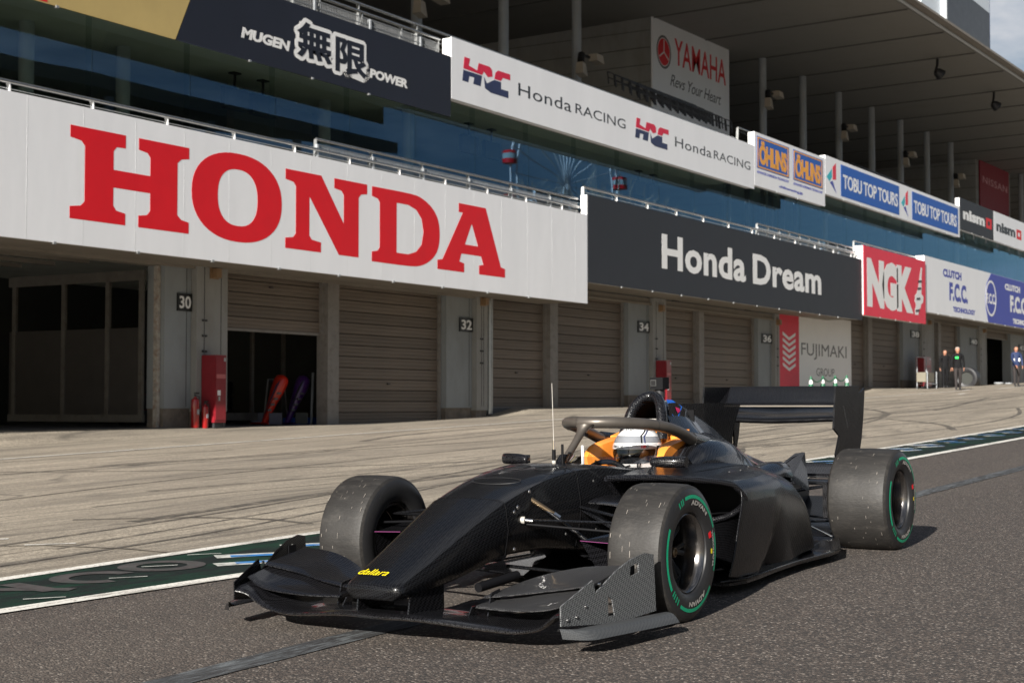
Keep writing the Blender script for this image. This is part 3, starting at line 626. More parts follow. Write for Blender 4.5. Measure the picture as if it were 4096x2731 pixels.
def plug():
    x, z = 64.6, 3.75
    P = lambda a, b: (x+a*.32+b*.30, z+b)
    put_shape('spark_plug', [[P(0, 0), P(1.4, 0), P(1.6, .25), P(2.2, .3), P(2.2, .45), P(3.0, .55), P(3.0, .8), P(2.0, .9), P(1.9, 1.2), P(1.7, 1.25), P(1.7, 1.5), P(1.5, 1.55), P(1.4, 2.0), P(.9, 2.0), P(.6, 1.5), P(.5, 1.2), P(.0, .9), P(-.6, .8), P(-.6, .55), P(0, .45), P(.1, .3), P(-.2, .25)]], YP-.06, M['print_white'], nb)
    for b in (.12, .62, 1.05, 1.35): put_shape('plug_mark', [[P(.1, b), P(1.6, b+.04), P(1.6, b+.12), P(.1, b+.08)]], YP-.068, M['print_dark'], nb, .006)
plug()
fb = board('banner_board', 66.16, 120, 3.95, 6.32, M['board_white'], 'white and blue banner reading CLUTCH F.C.C. TECHNOLOGY', depth=.4)
put_text('lettering', 'CLUTCH', 68.9, 71.8, 5.62, 5.98, YP, M['blue_deep'], fb, .06)
put_text('lettering', 'F.C.C.', 69.85, 72.8, 4.62, 5.45, YP, M['blue_deep'], fb, .05)
put_text('lettering', 'TECHNOLOGY', 70.4, 74.05, 4.16, 4.40, YP, M['blue_deep'], fb, .06)
put_shape('blue_field', [[(76.3, 3.96), (75.9, 4.6), (75.85, 5.2), (76.1, 5.8), (76.9, 6.31), (119, 6.31), (119, 3.96)]], YP-.001, M['blue_deep'], fb, .006)
put_shape('emblem', [superell(76.85, 5.12, .96, .86, 2), superell(76.85, 5.12, .84, .75, 2)], YP-.008, M['print_white'], fb, .004)
put_text('lettering', 'F.C.C.', 76.05, 77.65, 4.85, 5.35, YP-.008, M['print_white'], fb, .04)
put_text('lettering', 'CLUTCH', 79.5, 82.5, 5.70, 6.02, YP-.008, M['print_white'], fb, .06)
put_text('lettering', 'F.C.C.', 80.5, 84, 4.65, 5.5, YP-.008, M['print_white'], fb, .05)
put_text('lettering', 'TECHNOLOGY', 81.0, 85, 4.10, 4.36, YP-.008, M['print_white'], fb, .06)
# upper row
gb = board('banner_board', 5, 21.28, 6.54, 7.92, M['board_gold'], 'gold and red banner at the upper left corner', shape=[(5, 6.54), (21.08, 6.54), (21.72, 7.92), (5, 7.92)], endcap=False)
put_shape('red_field', [[(5, 6.56), (18.1, 6.56), (17.4, 7.9), (5, 7.9)]], YP, M['red'], gb)
ub = board('banner_board', 21.2, 30.02, 6.54, 7.92, M['board_navy'], 'navy banner reading MUGEN POWER with two brush style characters', shape=[(21.10, 6.54), (30.02, 6.54), (30.02, 7.92), (21.74, 7.92)], endcap=False)
put_text('lettering', 'MUGEN', 22.85, 24.3, 6.93, 7.14, YP, M['print_white'], ub, .05, .15)
put_text('lettering', 'POWER', 26.93, 28.32, 6.89, 7.09, YP, M['print_white'], ub, .05, .1)
def blob(cx, cz, rx, rz, lob, n=72, amp=.06): return [(cx+rx*(1+amp*sin(lob*2*pi*i/n+.4))*cos(2*pi*i/n), cz+rz*(1+amp*sin(lob*2*pi*i/n+.4))*sin(2*pi*i/n)) for i in range(n)]
for ch_, a_, b_, c_, d_ in (('\u7121', 24.50, 25.62, 6.90, 7.62), ('\u9650', 25.74, 26.82, 6.82, 7.54)):
    mbo = None
    for k in range(14):
        t = 2*pi*k/14; put_text('white_outline', ch_, a_+.10*cos(t), b_+.10*cos(t), c_+.085*sin(t), d_+.085*sin(t), YP-.0002*k, M['print_white'], ub, .035, thick=.003)
    bg_ = [(a_+.02, c_+.05), (b_-.02, c_+.02), (b_-.04, d_-.05), (a_+.08, d_-.02)]
    put_shape('white_outline', [bg_], YP-.0031, M['print_white'], ub, .003)
put_text('brush_character', '\u7121', 24.50, 25.62, 6.90, 7.62, YP-.0065, M['board_navy'], ub, .03, thick=.003)
put_text('brush_character', '\u9650', 25.74, 26.82, 6.82, 7.54, YP-.0065, M['board_navy'], ub, .03, thick=.003)
# racing banner with its bulged top
rb = thing('banner_board', (0, 0, 0), 'white banner with two red and navy HRC emblems reading Honda RACING', 'sign board')
MB().box(30.05, 47.77, YP, YP+.03, 6.97, 8.38).build('panel', M['board_white'], rb); MB().box(30.05, 47.7, YP+.033, YP+.25, 6.99, 8.36).build('frame', M['print_white'], rb)
def hrc(x0, x1, z0, z1):
    S = lambda lps: scale_loops(lps, x0, x1, z0, z1)
    top = [[(.04, 1), (.155, 1), (.13, .74), (.30, .66), (.33, .95), (.56, .95), (.61, .86), (.62, .62), (.52, .54), (.44, .70), (.40, .55), (.02, .57)],
           [(.66, .56), (.68, .80), (.74, .92), (1, .92), (1, .70), (.84, .70), (.80, .56)]]
    bot = [[(.02, .52), (.40, .52), (.37, .12), (.22, .12), (.24, .36), (.14, .36), (.12, .12), (0, .12)],
           [(.44, .52), (.50, .30), (.60, .44), (.66, .52), (.80, .52), (.80, .26), (.96, .26), (.96, 0), (.58, 0), (.46, .10)]]
    put_shape('emblem_top', S(top), YP, mat('emblem_crimson', (.62, .01, .05), .5), rb); put_shape('emblem_bottom', S(bot), YP, M['navy_print'], rb)
hrc(30.5, 32.62, 7.38, 8.02); hrc(39.28, 41.42, 7.34, 7.98)
put_text('lettering', 'Honda', 33.0, 35.65, 7.53, 7.84, YP, M['print_dark'], rb, 0, 0, 1.05); put_text('lettering', 'RACING', 35.87, 38.7, 7.55, 7.81, YP, M['print_dark'], rb, 0, 0, 1.02)
put_text('lettering', 'Honda', 41.85, 44.42, 7.52, 7.81, YP, M['print_dark'], rb, 0, 0, 1.05); put_text('lettering', 'RACING', 44.6, 47.45, 7.53, 7.79, YP, M['print_dark'], rb, 0, 0, 1.02)
ob = board('banner_board', 47.8, 54.28, 7.10, 8.84, M['board_white'], 'white banner with two blue panels reading OHLINS in yellow')
for a, b in ((48.0, 50.8), (51.2, 54.05)):
    put_shape('blue_field', [rect(a, b, 7.69, 8.73)], YP, M['blue'], ob, .006); put_shape('orange_border', [rect(a+.06, b-.06, 7.72, 8.70), rect(a+.12, b-.12, 7.76, 8.66)], YP-.006, M['orange_print'], ob, .004)
    put_text('lettering', '\u00d6HLINS', a+.2, b-.2, 7.83, 8.62, YP-.006, M['orange_print'], ob, .05, 0, .9)
    put_text('lettering', 'ADVANCED SUSPENSION TECHNOLOGY', a, b, 7.52, 7.61, YP, M['blue_deep'], ob, .04)
put_text('lettering', 'ohlinsracing.jp', 49.9, 52.1, 7.24, 7.36, YP, M['blue_deep'], ob, .04)
tb = board('banner_board', 54.32, 71.6, 7.56, 8.96, M['board_white'], 'white banner with two blue panels reading TOBU TOP TOURS')
for ox, w, bx0, bx1, tx0, tx1 in ((54.45, 1.03, 55.95, 62.82, 56.2, 62.65), (63.1, .93, 64.55, 71.33, 64.8, 71.1)):
    put_shape('emblem_red', [[(ox+.62*w, 8.16), (ox+.97*w, 8.20), (ox+.97*w, 8.81), (ox+.62*w, 8.62)]], YP, M['red_pink'], tb)
    put_shape('emblem_teal', [[(ox, 8.20), (ox+.55*w, 8.55), (ox+.55*w, 8.24), (ox+.3*w, 8.06)]], YP, M['teal'], tb)
    put_shape('emblem_blue', [[(ox+.32*w, 8.04), (ox+.62*w, 8.12), (ox+w, 7.70), (ox+w, 8.0), (ox+.62*w, 8.12)]], YP, M['blue_deep'], tb)
    put_shape('blue_field', [rect(bx0, bx1, 7.67, 8.83)], YP, M['blue'], tb, .006); put_text('lettering', 'TOBU TOP TOURS', tx0, tx1, 7.97, 8.50, YP-.006, M['print_white'], tb, .02, 0, .95)
for x0, x1, m, tm, lb in ((71.7, 77.5, M['board_black'], M['print_white'], 'dark grey banner reading NISMO with a red letter O'), (77.52, 84, M['board_white'], M['print_dark'], 'white banner reading NISMO with a red letter O at the right edge')):
    kb = board('banner_board', x0, x1, 7.95, 9.38, m, lb)
    put_text('lettering', 'nism', x0+.5, x0+4.2, 8.45, 8.95, YP, tm, kb, .05); put_shape('letter', [rect(x0+4.45, x0+5.45, 8.43, 8.92), rect(x0+4.75, x0+5.15, 8.58, 8.78)], YP, M['red'], kb)
# banners on the stair towers
yb = thing('tower_banner', (0, 0, 0), 'tall white banner under the roof reading YAMAHA Revs Your Heart', 'sign board')
MB().box(56.19, 63.72, 27.55, 27.62, 8.6, 16.06).build('panel', M['board_white'], yb)
put_text('lettering', 'YAMAHA', 58.2, 63.37, 13.81, 14.88, 27.55, M['red'], yb, .012, 0, 1.0)
put_shape('emblem', [superell(57.22, 14.11, .67, .67, 2), superell(57.22, 14.11, .575, .575, 2)], 27.55, M['print_dull'], yb); put_shape('emblem_disc', [superell(57.22, 14.11, .54, .54, 2)], 27.55, M['red'], yb)
for a in (90, 210, 330): put_shape('emblem_fork', [[(57.22+.49*cos(R(a))-.03*sin(R(a)), 14.11+.49*sin(R(a))+.03*cos(R(a))), (57.22+.49*cos(R(a))+.03*sin(R(a)), 14.11+.49*sin(R(a))-.03*cos(R(a))), (57.22+.03*sin(R(a)), 14.11-.03*cos(R(a))), (57.22-.03*sin(R(a)), 14.11+.03*cos(R(a)))]], 27.544, M['print_white'], yb, .004)
put_text('lettering', 'Revs Your Heart', 57.8, 62.85, 12.87, 13.35, 27.55, M['print_dark'], yb, .0, .35, .95)
sb = thing('tower_banner', (0, 0, 0), 'tall dark red banner far right under the roof reading NISSAN', 'sign board')
MB().box(104.56, 112.03, 27.55, 27.62, 9.6, 16.78).build('panel', M['maroon'], sb); put_text('lettering', 'NISSAN', 105.25, 111.57, 14.65, 15.11, 27.55, mat('faded_pink', (.60, .30, .33), .6), sb, .01, 0, 1.1)
gbn = thing('wall_banner', (0, 0, 0), 'ground level banner, red beside white, reading FUJIMAKI GROUP', 'sign board')
MB().box(53.36, 55.28, YW-.10, YW+.0, .42, 3.36).build('red_panel', M['red_pink'], gbn); MB().box(55.29, 60.95, YW-.10, YW, .42, 3.36).build('white_panel', M['print_white'], gbn)
for k in range(6):
    for s_ in (-1, 1):
        z = 1.25+k*.22; x = 54.3
        put_shape('chevron', [[(x, z), (x+s_*.62, z+.19), (x+s_*.62, z+.30), (x, z+.11)][::s_]], YW-.10, M['print_white'], gbn, .004)
put_text('lettering', 'FUJIMAKI', 55.5, 60.4, 1.72, 2.32, YW-.10, M['print_dull'], gbn, 0); put_text('lettering', 'GROUP', 57.05, 59.0, 1.12, 1.42, YW-.10, M['print_dull'], gbn, 0)
# small number plates on the beam
for x, num, f in ((38.9, '34', -.05), (44.9, '35', -.05), (50.6, '36', -.05), (76.4, '40', .76), (81.4, '41', .76)):
    sg = thing('number_plate', (x, YW-.05, f+3.42), 'tiny black plate numbered %s on the beam, %s' % (num, {'34': 'nearest the HONDA banner', '35': 'over the middle of the shutters', '36': 'left of the FUJIMAKI banner', '40': 'just right of the NGK banner', '41': 'nearest the right edge'}[num]), 'number sign', 'tiny plates on the beam')
    MB().box(-.22, .22, -.03, .02, -.13, .13).build('plate', M['black_plate'], sg); link('numeral', stand(fit(text_mesh(num, .02, 0, 1, .01), -.15, .15, -.08, .08), -.03, .004), M['print_white'], sg)

# ------------------------------------------------------------------ railings
def railing(x0, x1, z0, h, Y, label, step=1.8, mesh_from=None, lean=.10, nm='railing'):
    r_ = thing(nm, (0, 0, 0), label, 'railing')
    MB().tube([(x0, Y+.05, z0+h), (x1, Y+.05, z0+h)], .035, 10).build('handrail', M['rail'], r_, 40)
    n = int((x1-x0)/step)
    for i in range(n+1):
        x = x0+i*step; MB().add([(x-.012, Y+.06, z0-.9), (x+.012, Y+.06, z0-.9), (x+.012-.0, Y+.16, z0-.9), (x-.012, Y+.16, z0-.9), (x-.012-lean, Y+.03, z0+h), (x+.012-lean, Y+.03, z0+h), (x+.012-lean, Y+.10, z0+h), (x-.012-lean, Y+.10, z0+h)],
                               [(0, 3, 2, 1), (4, 5, 6, 7), (0, 1, 5, 4), (1, 2, 6, 5), (2, 3, 7, 6), (3, 0, 4, 7)]).build('post', M['print_white'] if Y < 20 else M['steel'], r_)
    MB().tube([(x0, Y+.07, z0+h*.45), (x1, Y+.07, z0+h*.45)], .008, 5).build('wire', M['steel'], r_)
    if mesh_from is not None:
        a = mesh_from; mb = MB()
        k = int((x1-a)/.055)
        for i in range(k): x = a+i*.055; mb.box(x, x+.010, Y+.02, Y+.03, z0-.35, z0+h*.72)
        for j in range(6): z = z0-.35+j*(h*.72+.35)/5; mb.box(a, x1, Y+.018, Y+.032, z, z+.012)
        mb.build('mesh_panel', M['mesh_grey'], r_, kind='stuff')
        for i in range(int((x1-a)/1.9)+1): x = a+i*1.9; MB().box(x-.03, x+.03, Y-.0, Y+.06, z0-.4, z0+h*.74).build('frame_post', M['column'], r_)
    return r_
railing(5, 36.4, 4.98, .20, YP+.15, 'steel handrail with white leaning posts above the HONDA banner', 1.8)
railing(25.45, 36.4, 4.98, .42, YP+.20, 'grey mesh guard rail over the right half of the HONDA banner', 1.9, mesh_from=25.45, lean=0)
railing(36.7, 58.1, 5.52, .22, YP+.15, 'steel handrail with white posts above the charcoal banner', 1.9, lean=.05)
railing(48.6, 58.0, 5.52, .42, YP+.2, 'grey mesh guard rail at the right end of the charcoal banner', .95, mesh_from=48.6, lean=.0)
railing(58.4, 92, 6.0, .25, YP+.3, 'steel handrail behind the NGK and F.C.C. banners', 1.7, lean=.05)
railing(14, 30.0, 7.92, .42, YP+.25, 'grey mesh guard rail on top of the navy banner', 1.45, mesh_from=14, lean=0)
railing(12, 47.8, 8.2, .45, YP+.6, 'thin dark terrace handrail behind the upper banners', 2.2, lean=0)
railing(48, 110, 8.85, .2, YP+.6, 'thin dark terrace handrail behind the right hand upper banners', 2.2, lean=0)
# rows of folded seats on the terrace
def seats(x0, n, y, z, rows, label):
    s_ = thing('seat_row', (x0, y, z), label, 'grandstand seats')
    for r_ in range(rows):
        for i in range(n):
            mb = MB(); X0 = r_*.9; mb.tube([(i*.56, r_*.75, r_*.36), (i*.56, r_*.75+.04, r_*.36+.42), (i*.56+.46, r_*.75+.04, r_*.36+.42), (i*.56+.46, r_*.75, r_*.36)], .022, 6)
            mb.tube([(i*.56, r_*.75+.02, r_*.36+.22), (i*.56+.46, r_*.75+.02, r_*.36+.22)], .018, 6)
            mb.v = [(p[0]+X0, p[1], p[2]) for p in mb.v]; mb.build('seat', M['dark_metal'], s_)
seats(44.4, 13, 22.2, 9.55, 5, 'rows of black tubular seats stepping up below the white YAMAHA banner')
seats(66, 14, 22.0, 9.6, 3, 'rows of dark seats on the terrace above the TOBU banner')
# flood lights on the columns and under the roof edge
SPL = {39.07: 'leftmost pair', 49.0: 'pair left of the white YAMAHA banner', 66.18: 'pair right of the white YAMAHA banner', 76.06: 'second pair right of the YAMAHA banner', 86.0: 'third pair right of the YAMAHA banner', 95.83: 'pair nearest the dark red banner'}
for x, lb in SPL.items():
    z = 13.9 if x > 50 else 12.3
    f_ = thing('floodlight', (x, YC-.37, z), 'cream lamps on a roof column, %s' % lb, 'floodlight', 'lamps on the roof columns')
    MB().box(-.35, .35, -.02, .05, -.04, .04).build('bracket', M['dark_metal'], f_)
    MB().add([(.3, -.3, -.12), (.75, -.35, -.2), (.75, .0, -.2), (.3, .05, -.12), (.3, -.28, .12), (.72, -.3, .1), (.72, .0, .1), (.3, .05, .12)], [(0, 3, 2, 1), (4, 5, 6, 7), (0, 1, 5, 4), (1, 2, 6, 5), (2, 3, 7, 6), (3, 0, 4, 7)]).build('hood', M['lamp_cream'], f_)
    MB().tube([(-.3, 0, 0), (-.55, -.1, -.35)], .13, 10).build('lamp_body', M['dark_metal'], f_, 40)
    MB().add([(-.75, -.3, -.75), (-.4, -.3, -.85), (-.4, 0, -.85), (-.75, 0, -.75), (-.68, -.25, -.35), (-.45, -.25, -.4), (-.45, 0, -.4), (-.68, 0, -.35)], [(0, 3, 2, 1), (4, 5, 6, 7), (0, 1, 5, 4), (1, 2, 6, 5), (2, 3, 7, 6), (3, 0, 4, 7)]).build('hood', M['lamp_cream'], f_)
for x, lb in ((71.07, 'nearer one'), (80.9, 'farther one')):
    zr = roof_z(x, 20.57)
    f_ = thing('floodlight', (x, 20.57, zr), 'round spotlight with pale lens hanging under the roof edge, %s' % lb, 'spotlight', 'spotlights under the roof edge')
    MB().tube([(0, 0, 0), (-.05, 0, -.30), (-.25, 0, -.55)], .06, 8).build('arm', M['dark_metal'], f_, 40)
    mb = MB().lathe([(0, .10), (.12, .20), (.34, .26), (.36, .26)], 20, 'x'); o = mb.build('lamp_housing', M['dark_metal'], f_, 40); o.location = (-.30, 0, -.58); o.rotation_euler = (0, R(32), R(-35))
    o2 = MB().lathe([(.355, .25), (.365, .001)], 20, 'x').build('lens', M['lens'], f_, 40); o2.location = o.location; o2.rotation_euler = o.rotation_euler
# roof top control tower (upper right)
tw = thing('control_tower', (0, 0, 0), 'dark clad tower with pale panels standing above the roof at the top right', 'tower')
MB().box(73.25, 80.74, 20.7, 27, 16.2, 19.76).build('dark_cladding', M['tower_dark'], tw); MB().box(73.25, 80.74, 20.7, 27, 19.78, 22.3).build('pale_panel', M['tower_white'], tw)
MB().box(80.75, 81.0, 20.75, 27, 16.2, 22.3).build('corner_post', M['blue'], tw); MB().box(70.1, 73.07, 21.0, 27, 16.2, 22.1).build('pale_panel', M['tower_white'], tw); MB().box(73.08, 73.24, 20.7, 27, 16.2, 22.2).build('corner_post', M['column'], tw)

# ------------------------------------------------------------------ things standing by the garages
def cabinet(x0, x1, y, z0, h, label, d=.34):
    c_ = thing('fire_cabinet', ((x0+x1)/2, y, z0), label, 'fire cabinet', 'red fire cabinets'); w = (x1-x0)/2
    MB().box(-w, w, -.0, d, .10, h).build('body', M['cab_red'], c_); MB().box(-w+.03, w-.03, .03, d-.02, 0, .10).build('base', M['dark_metal'], c_)
    MB().box(-w+.015, w-.015, -.012, 0, .15, h-.05).build('door', M['cab_red'], c_)
    MB().box(-w*.8, w*.8, -.016, -.012, h-.45, h-.37).build('label_strip', mat('faded_print', (.45, .12, .12), .5), c_); MB().box(-.6*w, -.1*w, -.02, -.012, h-.78, h-.68).build('notice', M['print_white'], c_)
    MB().box(-.5*w, -.3*w, -.04, -.012, h-.88, h-.80).build('handle', M['steel'], c_); MB().box(w*.5, w*.85, -.016, -.012, h-.12, h-.05).build('badge', M['steel'], c_)
    return c_
c = cabinet(23.31, 23.63, 20.80, -.42, 1.40, 'tall red fire cabinet at the pillar numbered 30')
cabinet(43.28, 43.62, 20.80, -.06, 1.42, 'tall red fire cabinet at the pillar numbered 34, partly behind the race car')
cabinet(68.6, 69.7, 20.6, .76, 1.38, 'wide red fire cabinet behind a beige box at the pillar numbered 38')
def extinguisher(x, y, z, h, r, label):
    e_ = thing('fire_extinguisher', (x, y, z), label, 'fire extinguisher', 'fire extinguishers by pillar 30')
    MB().lathe([(0, .001), (0, r*.85), (.02, r), (h*.74, r), (h*.80, r*.9), (h*.85, r*.35), (h*.88, r*.33)], 20, 'z').build('cylinder', M['ext_red'], e_, 40)
    MB().tube([(0, 0, h*.87), (0, 0, h*.94)], r*.28, 10).box(-.015, r*1.3, -.012, .012, h*.95, h).build('valve', M['dark_metal'], e_, 40)
    MB().tube([(.0, 0, h*.9), (r*1.1, -.02, h*.88), (r*1.25, -.02, h*.6), (r*1.1, -.02, h*.3)], .012, 6).build('hose', M['dark_metal'], e_, 40)
    MB().box(-r*.35, r*.35, -r-.004, -r+.01, h*.38, h*.52).build('label', M['column'], e_)
extinguisher(22.96, 20.98, apron_z(22.96, 20.98), .68, .078, 'larger red fire extinguisher left of the cabinet by pillar 30')
extinguisher(23.17, 20.92, apron_z(23.17, 20.92), .52, .064, 'smaller red fire extinguisher right beside the larger one by pillar 30')
# trolley and boxes at the far pillar
tr = thing('trolley_box', (67.75, 20.2, .72), 'beige box with a printed front on a small white trolley frame', 'trolley')
MB().box(-.85, .35, -.2, .2, .30, .70).build('box', mat('cardboard', (.16, .145, .11), .7), tr); put = MB()
for a in (-.72, .62): put.tube([(a, .22, .0), (a, .22, 1.36)], .02, 6).tube([(a, -.22, .0), (a, -.22, .75)], .02, 6)
put.tube([(-.72, .22, 1.36), (.62, .22, 1.36)], .02, 6).tube([(-.72, -.22, .22), (.62, -.22, .22)], .02, 6).tube([(-.72, .22, .22), (.62, .22, .22)], .02, 6)
put.build('frame', M['column'], tr, 40)
for a in (-.7, .6):
    for b in (-.2, .2): MB().lathe([(-.02, .001), (-.02, .06), (.02, .06), (.02, .001)], 12, 'y', (a, b, .06)).build('wheel', M['dark_metal'], tr, 40)
rb_ = MB().lathe([(-.3, .30), (-.34, .42), (-.3, .50), (0, .53), (.3, .50), (.34, .42), (.3, .30), (0, .28), (-.3, .30)], 30, 'x', (0, 0, .53))
to = thing('tyre_disc', (74.9, 20.4, .76), 'big round dark disc leaning by the pillar numbered 40', 'tyre'); rb_.build('tyre', M['dark_metal'], to, 40)
MB().lathe([(-.2, .001), (-.22, .3), (.0, .31)], 24, 'x', (0, 0, .53)).build('disc', M['interior'], to, 40)
for i, (x, lb, r_, m_) in enumerate(((79.7, 'pale grey bin, leftmost in front of the garage right of pillar 40', .22, 'steel'), (81.6, 'pale grey bin, middle one in front of the garage right of pillar 40', .17, 'steel'), (84.0, 'dark low bin nearest the right edge', .3, 'dark_metal'))):
    t_ = thing('drum', (x, 20.2, .76), lb, 'bin', 'bins by the open garage'); MB().lathe([(0, .001), (0, r_*.8), (.36, r_), (.37, r_*1.04), (.35, r_*1.04), (.35, .001)], 24, 'z').build('body', M[m_], t_, 40)
    MB().lathe([(.35, r_*1.05), (.38, r_*1.07), (.40, r_*.9), (.41, .001)], 24, 'z').build('lid', M['column' if m_ == 'steel' else 'interior'], t_, 40)
# cones
mcg = mat('cone_green', (.008, .11, .05), .5); cz = []
for i, x in enumerate((53.8, 55.0, 56.3, 57.55)):
    z0 = apron_z(x, 20.2)
    k_ = thing('traffic_cone', (x, 20.2, z0), 'green and white striped cone, %s of four before the banner' % ('leftmost', 'second', 'third', 'rightmost')[i], 'cone', 'green and white cones before the banner')
    MB().box(-.19, .19, -.19, .19, 0, .03).build('base', mcg, k_)
    for j in range(5):
        a, b = .03+j*.135, .03+(j+1)*.135; MB().lathe([(a, .14-.11*a/.7), (b, .14-.11*b/.7)], 16, 'z').build('stripe', mcg if j % 2 == 0 else M['print_white'], k_, 40)
    cz.append((x, 20.2, z0+.66))
ch = thing('barrier_chain', (0, 0, 0), 'thin green and white chain strung between the cones', 'chain'); pts = []
for p, q in zip(cz, cz[1:]):
    for t in range(8): u = t/8; pts.append((p[0]+(q[0]-p[0])*u, 20.2, p[2]-.15*math.sin(pi*u)))
MB().tube(pts, .02, 6).build('links', mcg, ch, 40)
# race car parts inside the half open garage
def nosecone(x, y, z, rz, ml, ms, label):
    n_ = thing('nose_cone', (x, y, z), label, 'nose cone', rz=rz)
    rings = []
    for t, w, h in ((0, .05, .04), (.12, .08, .06), (.5, .12, .09), (.80, .17, .14), (1.02, .18, .15), (1.12, .14, .12), (1.16, .05, .04)):
        c0 = Vector((t*.38, 0, t*.92)); rings.append([(c0.x+h*sin(a), w*cos(a), c0.z-h*.4*sin(a)) for a in [2*pi*k/12 for k in range(12)]])
    MB().loft(rings).build('shell', ml, n_, 50)
    MB().add([(-.03, -.04, .10), (.00, -.17, .30), (.20, -.25, .85), (.34, -.20, 1.0), (.22, -.10, .80), (.06, -.04, .3)], [(0, 1, 2, 3, 4, 5)]).build('stripe_panel', ms, n_)
    for k in range(4): MB().box(.05+.07*k, .13+.07*k, -.20-.0*k, -.12, .30+.12*k, .34+.12*k).build('sponsor_band', M['print_dull'], n_)
    MB().box(-.1, .1, -.75, .75, .02, .05).build('wing_plane', ml, n_); MB().box(-.08, .2, -.78, -.74, .02, .26).build('end_plate', ms, n_); MB().box(-.08, .2, .74, .78, .02, .26).build('end_plate', ms, n_)
    return n_
nosecone(26.65, 22.4, -.41, R(-35), mat('body_orange_red', (.55, .02, .004), .4, coat=.3), mat('body_navy', (.02, .02, .05), .35), 'orange red nose cone with front wing stood on end in the half open garage')
nosecone(27.55, 22.5, -.41, R(-30), mat('body_purple', (.06, .012, .13), .4, coat=.3), M['interior'], 'purple and black nose cone stood on end in the half open garage')
ps = thing('strip_light_pole', (28.05, 22.2, -.41), 'thin pale pole leaning beside the purple nose cone', 'pole'); MB().tube([(0, 0, 0), (.18, .1, 1.15)], .03, 6).build('pole', M['column'], ps)
bn = thing('blue_tray', (28.1, 22.6, -.41), 'low blue tray on the garage floor behind the shutter post', 'tray'); MB().box(-.3, .45, -.2, .2, 0, .14).box(-.27, .42, -.17, .17, .14, .15).build('tray', M['blue'], bn)
tc_ = thing('tool_cart', (26.0, 25.2, -.41), 'dark tool cart deep in the half open garage', 'tool cart')
MB().box(-.5, .5, -.3, .3, .12, .95).build('cabinet', M['dark_metal'], tc_)
for k in range(4): MB().box(-.46, .46, -.32, -.30, .18+.19*k, .34+.19*k).build('drawer', M['cab_red'], tc_)
for a in (-.4, .4): MB().lathe([(-.03, .001), (-.03, .06), (.03, .06), (.03, .001)], 12, 'y', (a, -.2, .06)).build('wheel', M['dark_metal'], tc_, 40)
fr_ = thing('display_frame', (27.6, 22.9, -.41), 'dim grey tubular frame behind the purple nose cone', 'frame')
MB().tube([(-.35, 0, 0), (-.2, 0, 1.0), (.35, 0, 1.0), (.5, 0, 0)], .018, 6).build('tube', M['post'], fr_)
MB().box(-.2, .35, -.02, .02, .93, .99).build('crossbar', M['dark_metal'], fr_)
for k_, (x_, y_) in enumerate(((25.0, 24.6), (28.6, 25.4))):
    ts_ = thing('tyre_stack', (x_, y_, -.41), ('black slick tyres stacked in the dark behind the red nose cone', 'black slick tyres stacked in the dark behind the shutter post')[k_], 'tyre stack', 'tyre stacks in the half open garage')
    for j in range(3): MB().lathe([(.02, .2), (0, .3), (.06, .33), (.26, .33), (.32, .3), (.30, .2), (.02, .2)], 24, 'z', (0, 0, .33*j)).build('tyre', M['dark_metal'], ts_, 40)
# ------------------------------------------------------------------ opposite side of the track: what the balcony glass reflects
og = thing('opposite_grandstand', (0, 0, 0), 'long dark grandstand across the track seen mirrored in the balcony glass', 'grandstand')
MB().add([(30, -25, 17.6), (94, -25, 18.2), (94, -45, 22), (30, -45, 22), (30, -25, 18.4), (94, -25, 19.0), (94, -45, 23), (30, -45, 23)], [(0, 3, 2, 1), (4, 5, 6, 7), (0, 1, 5, 4), (1, 2, 6, 5), (2, 3, 7, 6), (3, 0, 4, 7)]).build('roof', M['roof_dark'], og)
for k in range(12): MB().box(30, 94, -27-1.5*k, -25.5-1.5*k, -1.5, 1+1.05*k).build('tier', M['interior'], og)
MB().box(30, 94, -46, -45, -1.5, 22).build('rear_wall', M['roof_dark'], og)
for k in range(8): MB().tube([(32+k*8.6, -26, -1.5), (32+k*8.6, -26, 17.8)], .3, 10).build('support', M['column'], og, 40)
# ------------------------------------------------------------------ opposite: observation wheel and bare trees
fw = thing('ferris_wheel', (239, -92, 38), 'red and white ferris wheel mirrored in the balcony glass', 'ferris wheel')
mb = MB()
for r_ in (16.5, 18.6): mb.tube([(r_*cos(2*pi*k/48), 0, r_*sin(2*pi*k/48)) for k in range(49)], .16, 6)
for k in range(24): a = 2*pi*k/24; mb.tube([(0, 0, 0), (18.6*cos(a), 0, 18.6*sin(a))], .10, 5)
mb.build('wheel_frame', M['print_white'], fw)
MB().tube([(0, 0, 0), (-12, -3, -40)], .6, 8).build('support_leg', M['print_white'], fw); MB().tube([(0, 0, 0), (12, -3, -40)], .6, 8).build('support_leg', M['print_white'], fw)
for k in range(16):
    a = 2*pi*(k+.5)/16; x, z = 19.4*cos(a), 19.4*sin(a)-1.2
    g_ = MB().lathe([(z-1.2, .001), (z-1.1, 1.3), (z-.35, 1.4)], 12, 'z', (x, 0, 0)).lathe([(z+.6, 1.4), (z+1.1, 1.1), (z+1.3, .001)], 12, 'z', (x, 0, 0)).build('gondola', M['red'], fw, 40)
    MB().lathe([(z-.35, 1.35), (z+.6, 1.35)], 12, 'z', (x, 0, 0)).build('gondola_window', M['lens'], g_, 40)
bark = mat('pale_bark', (.42, .38, .32), .9, var=.2)
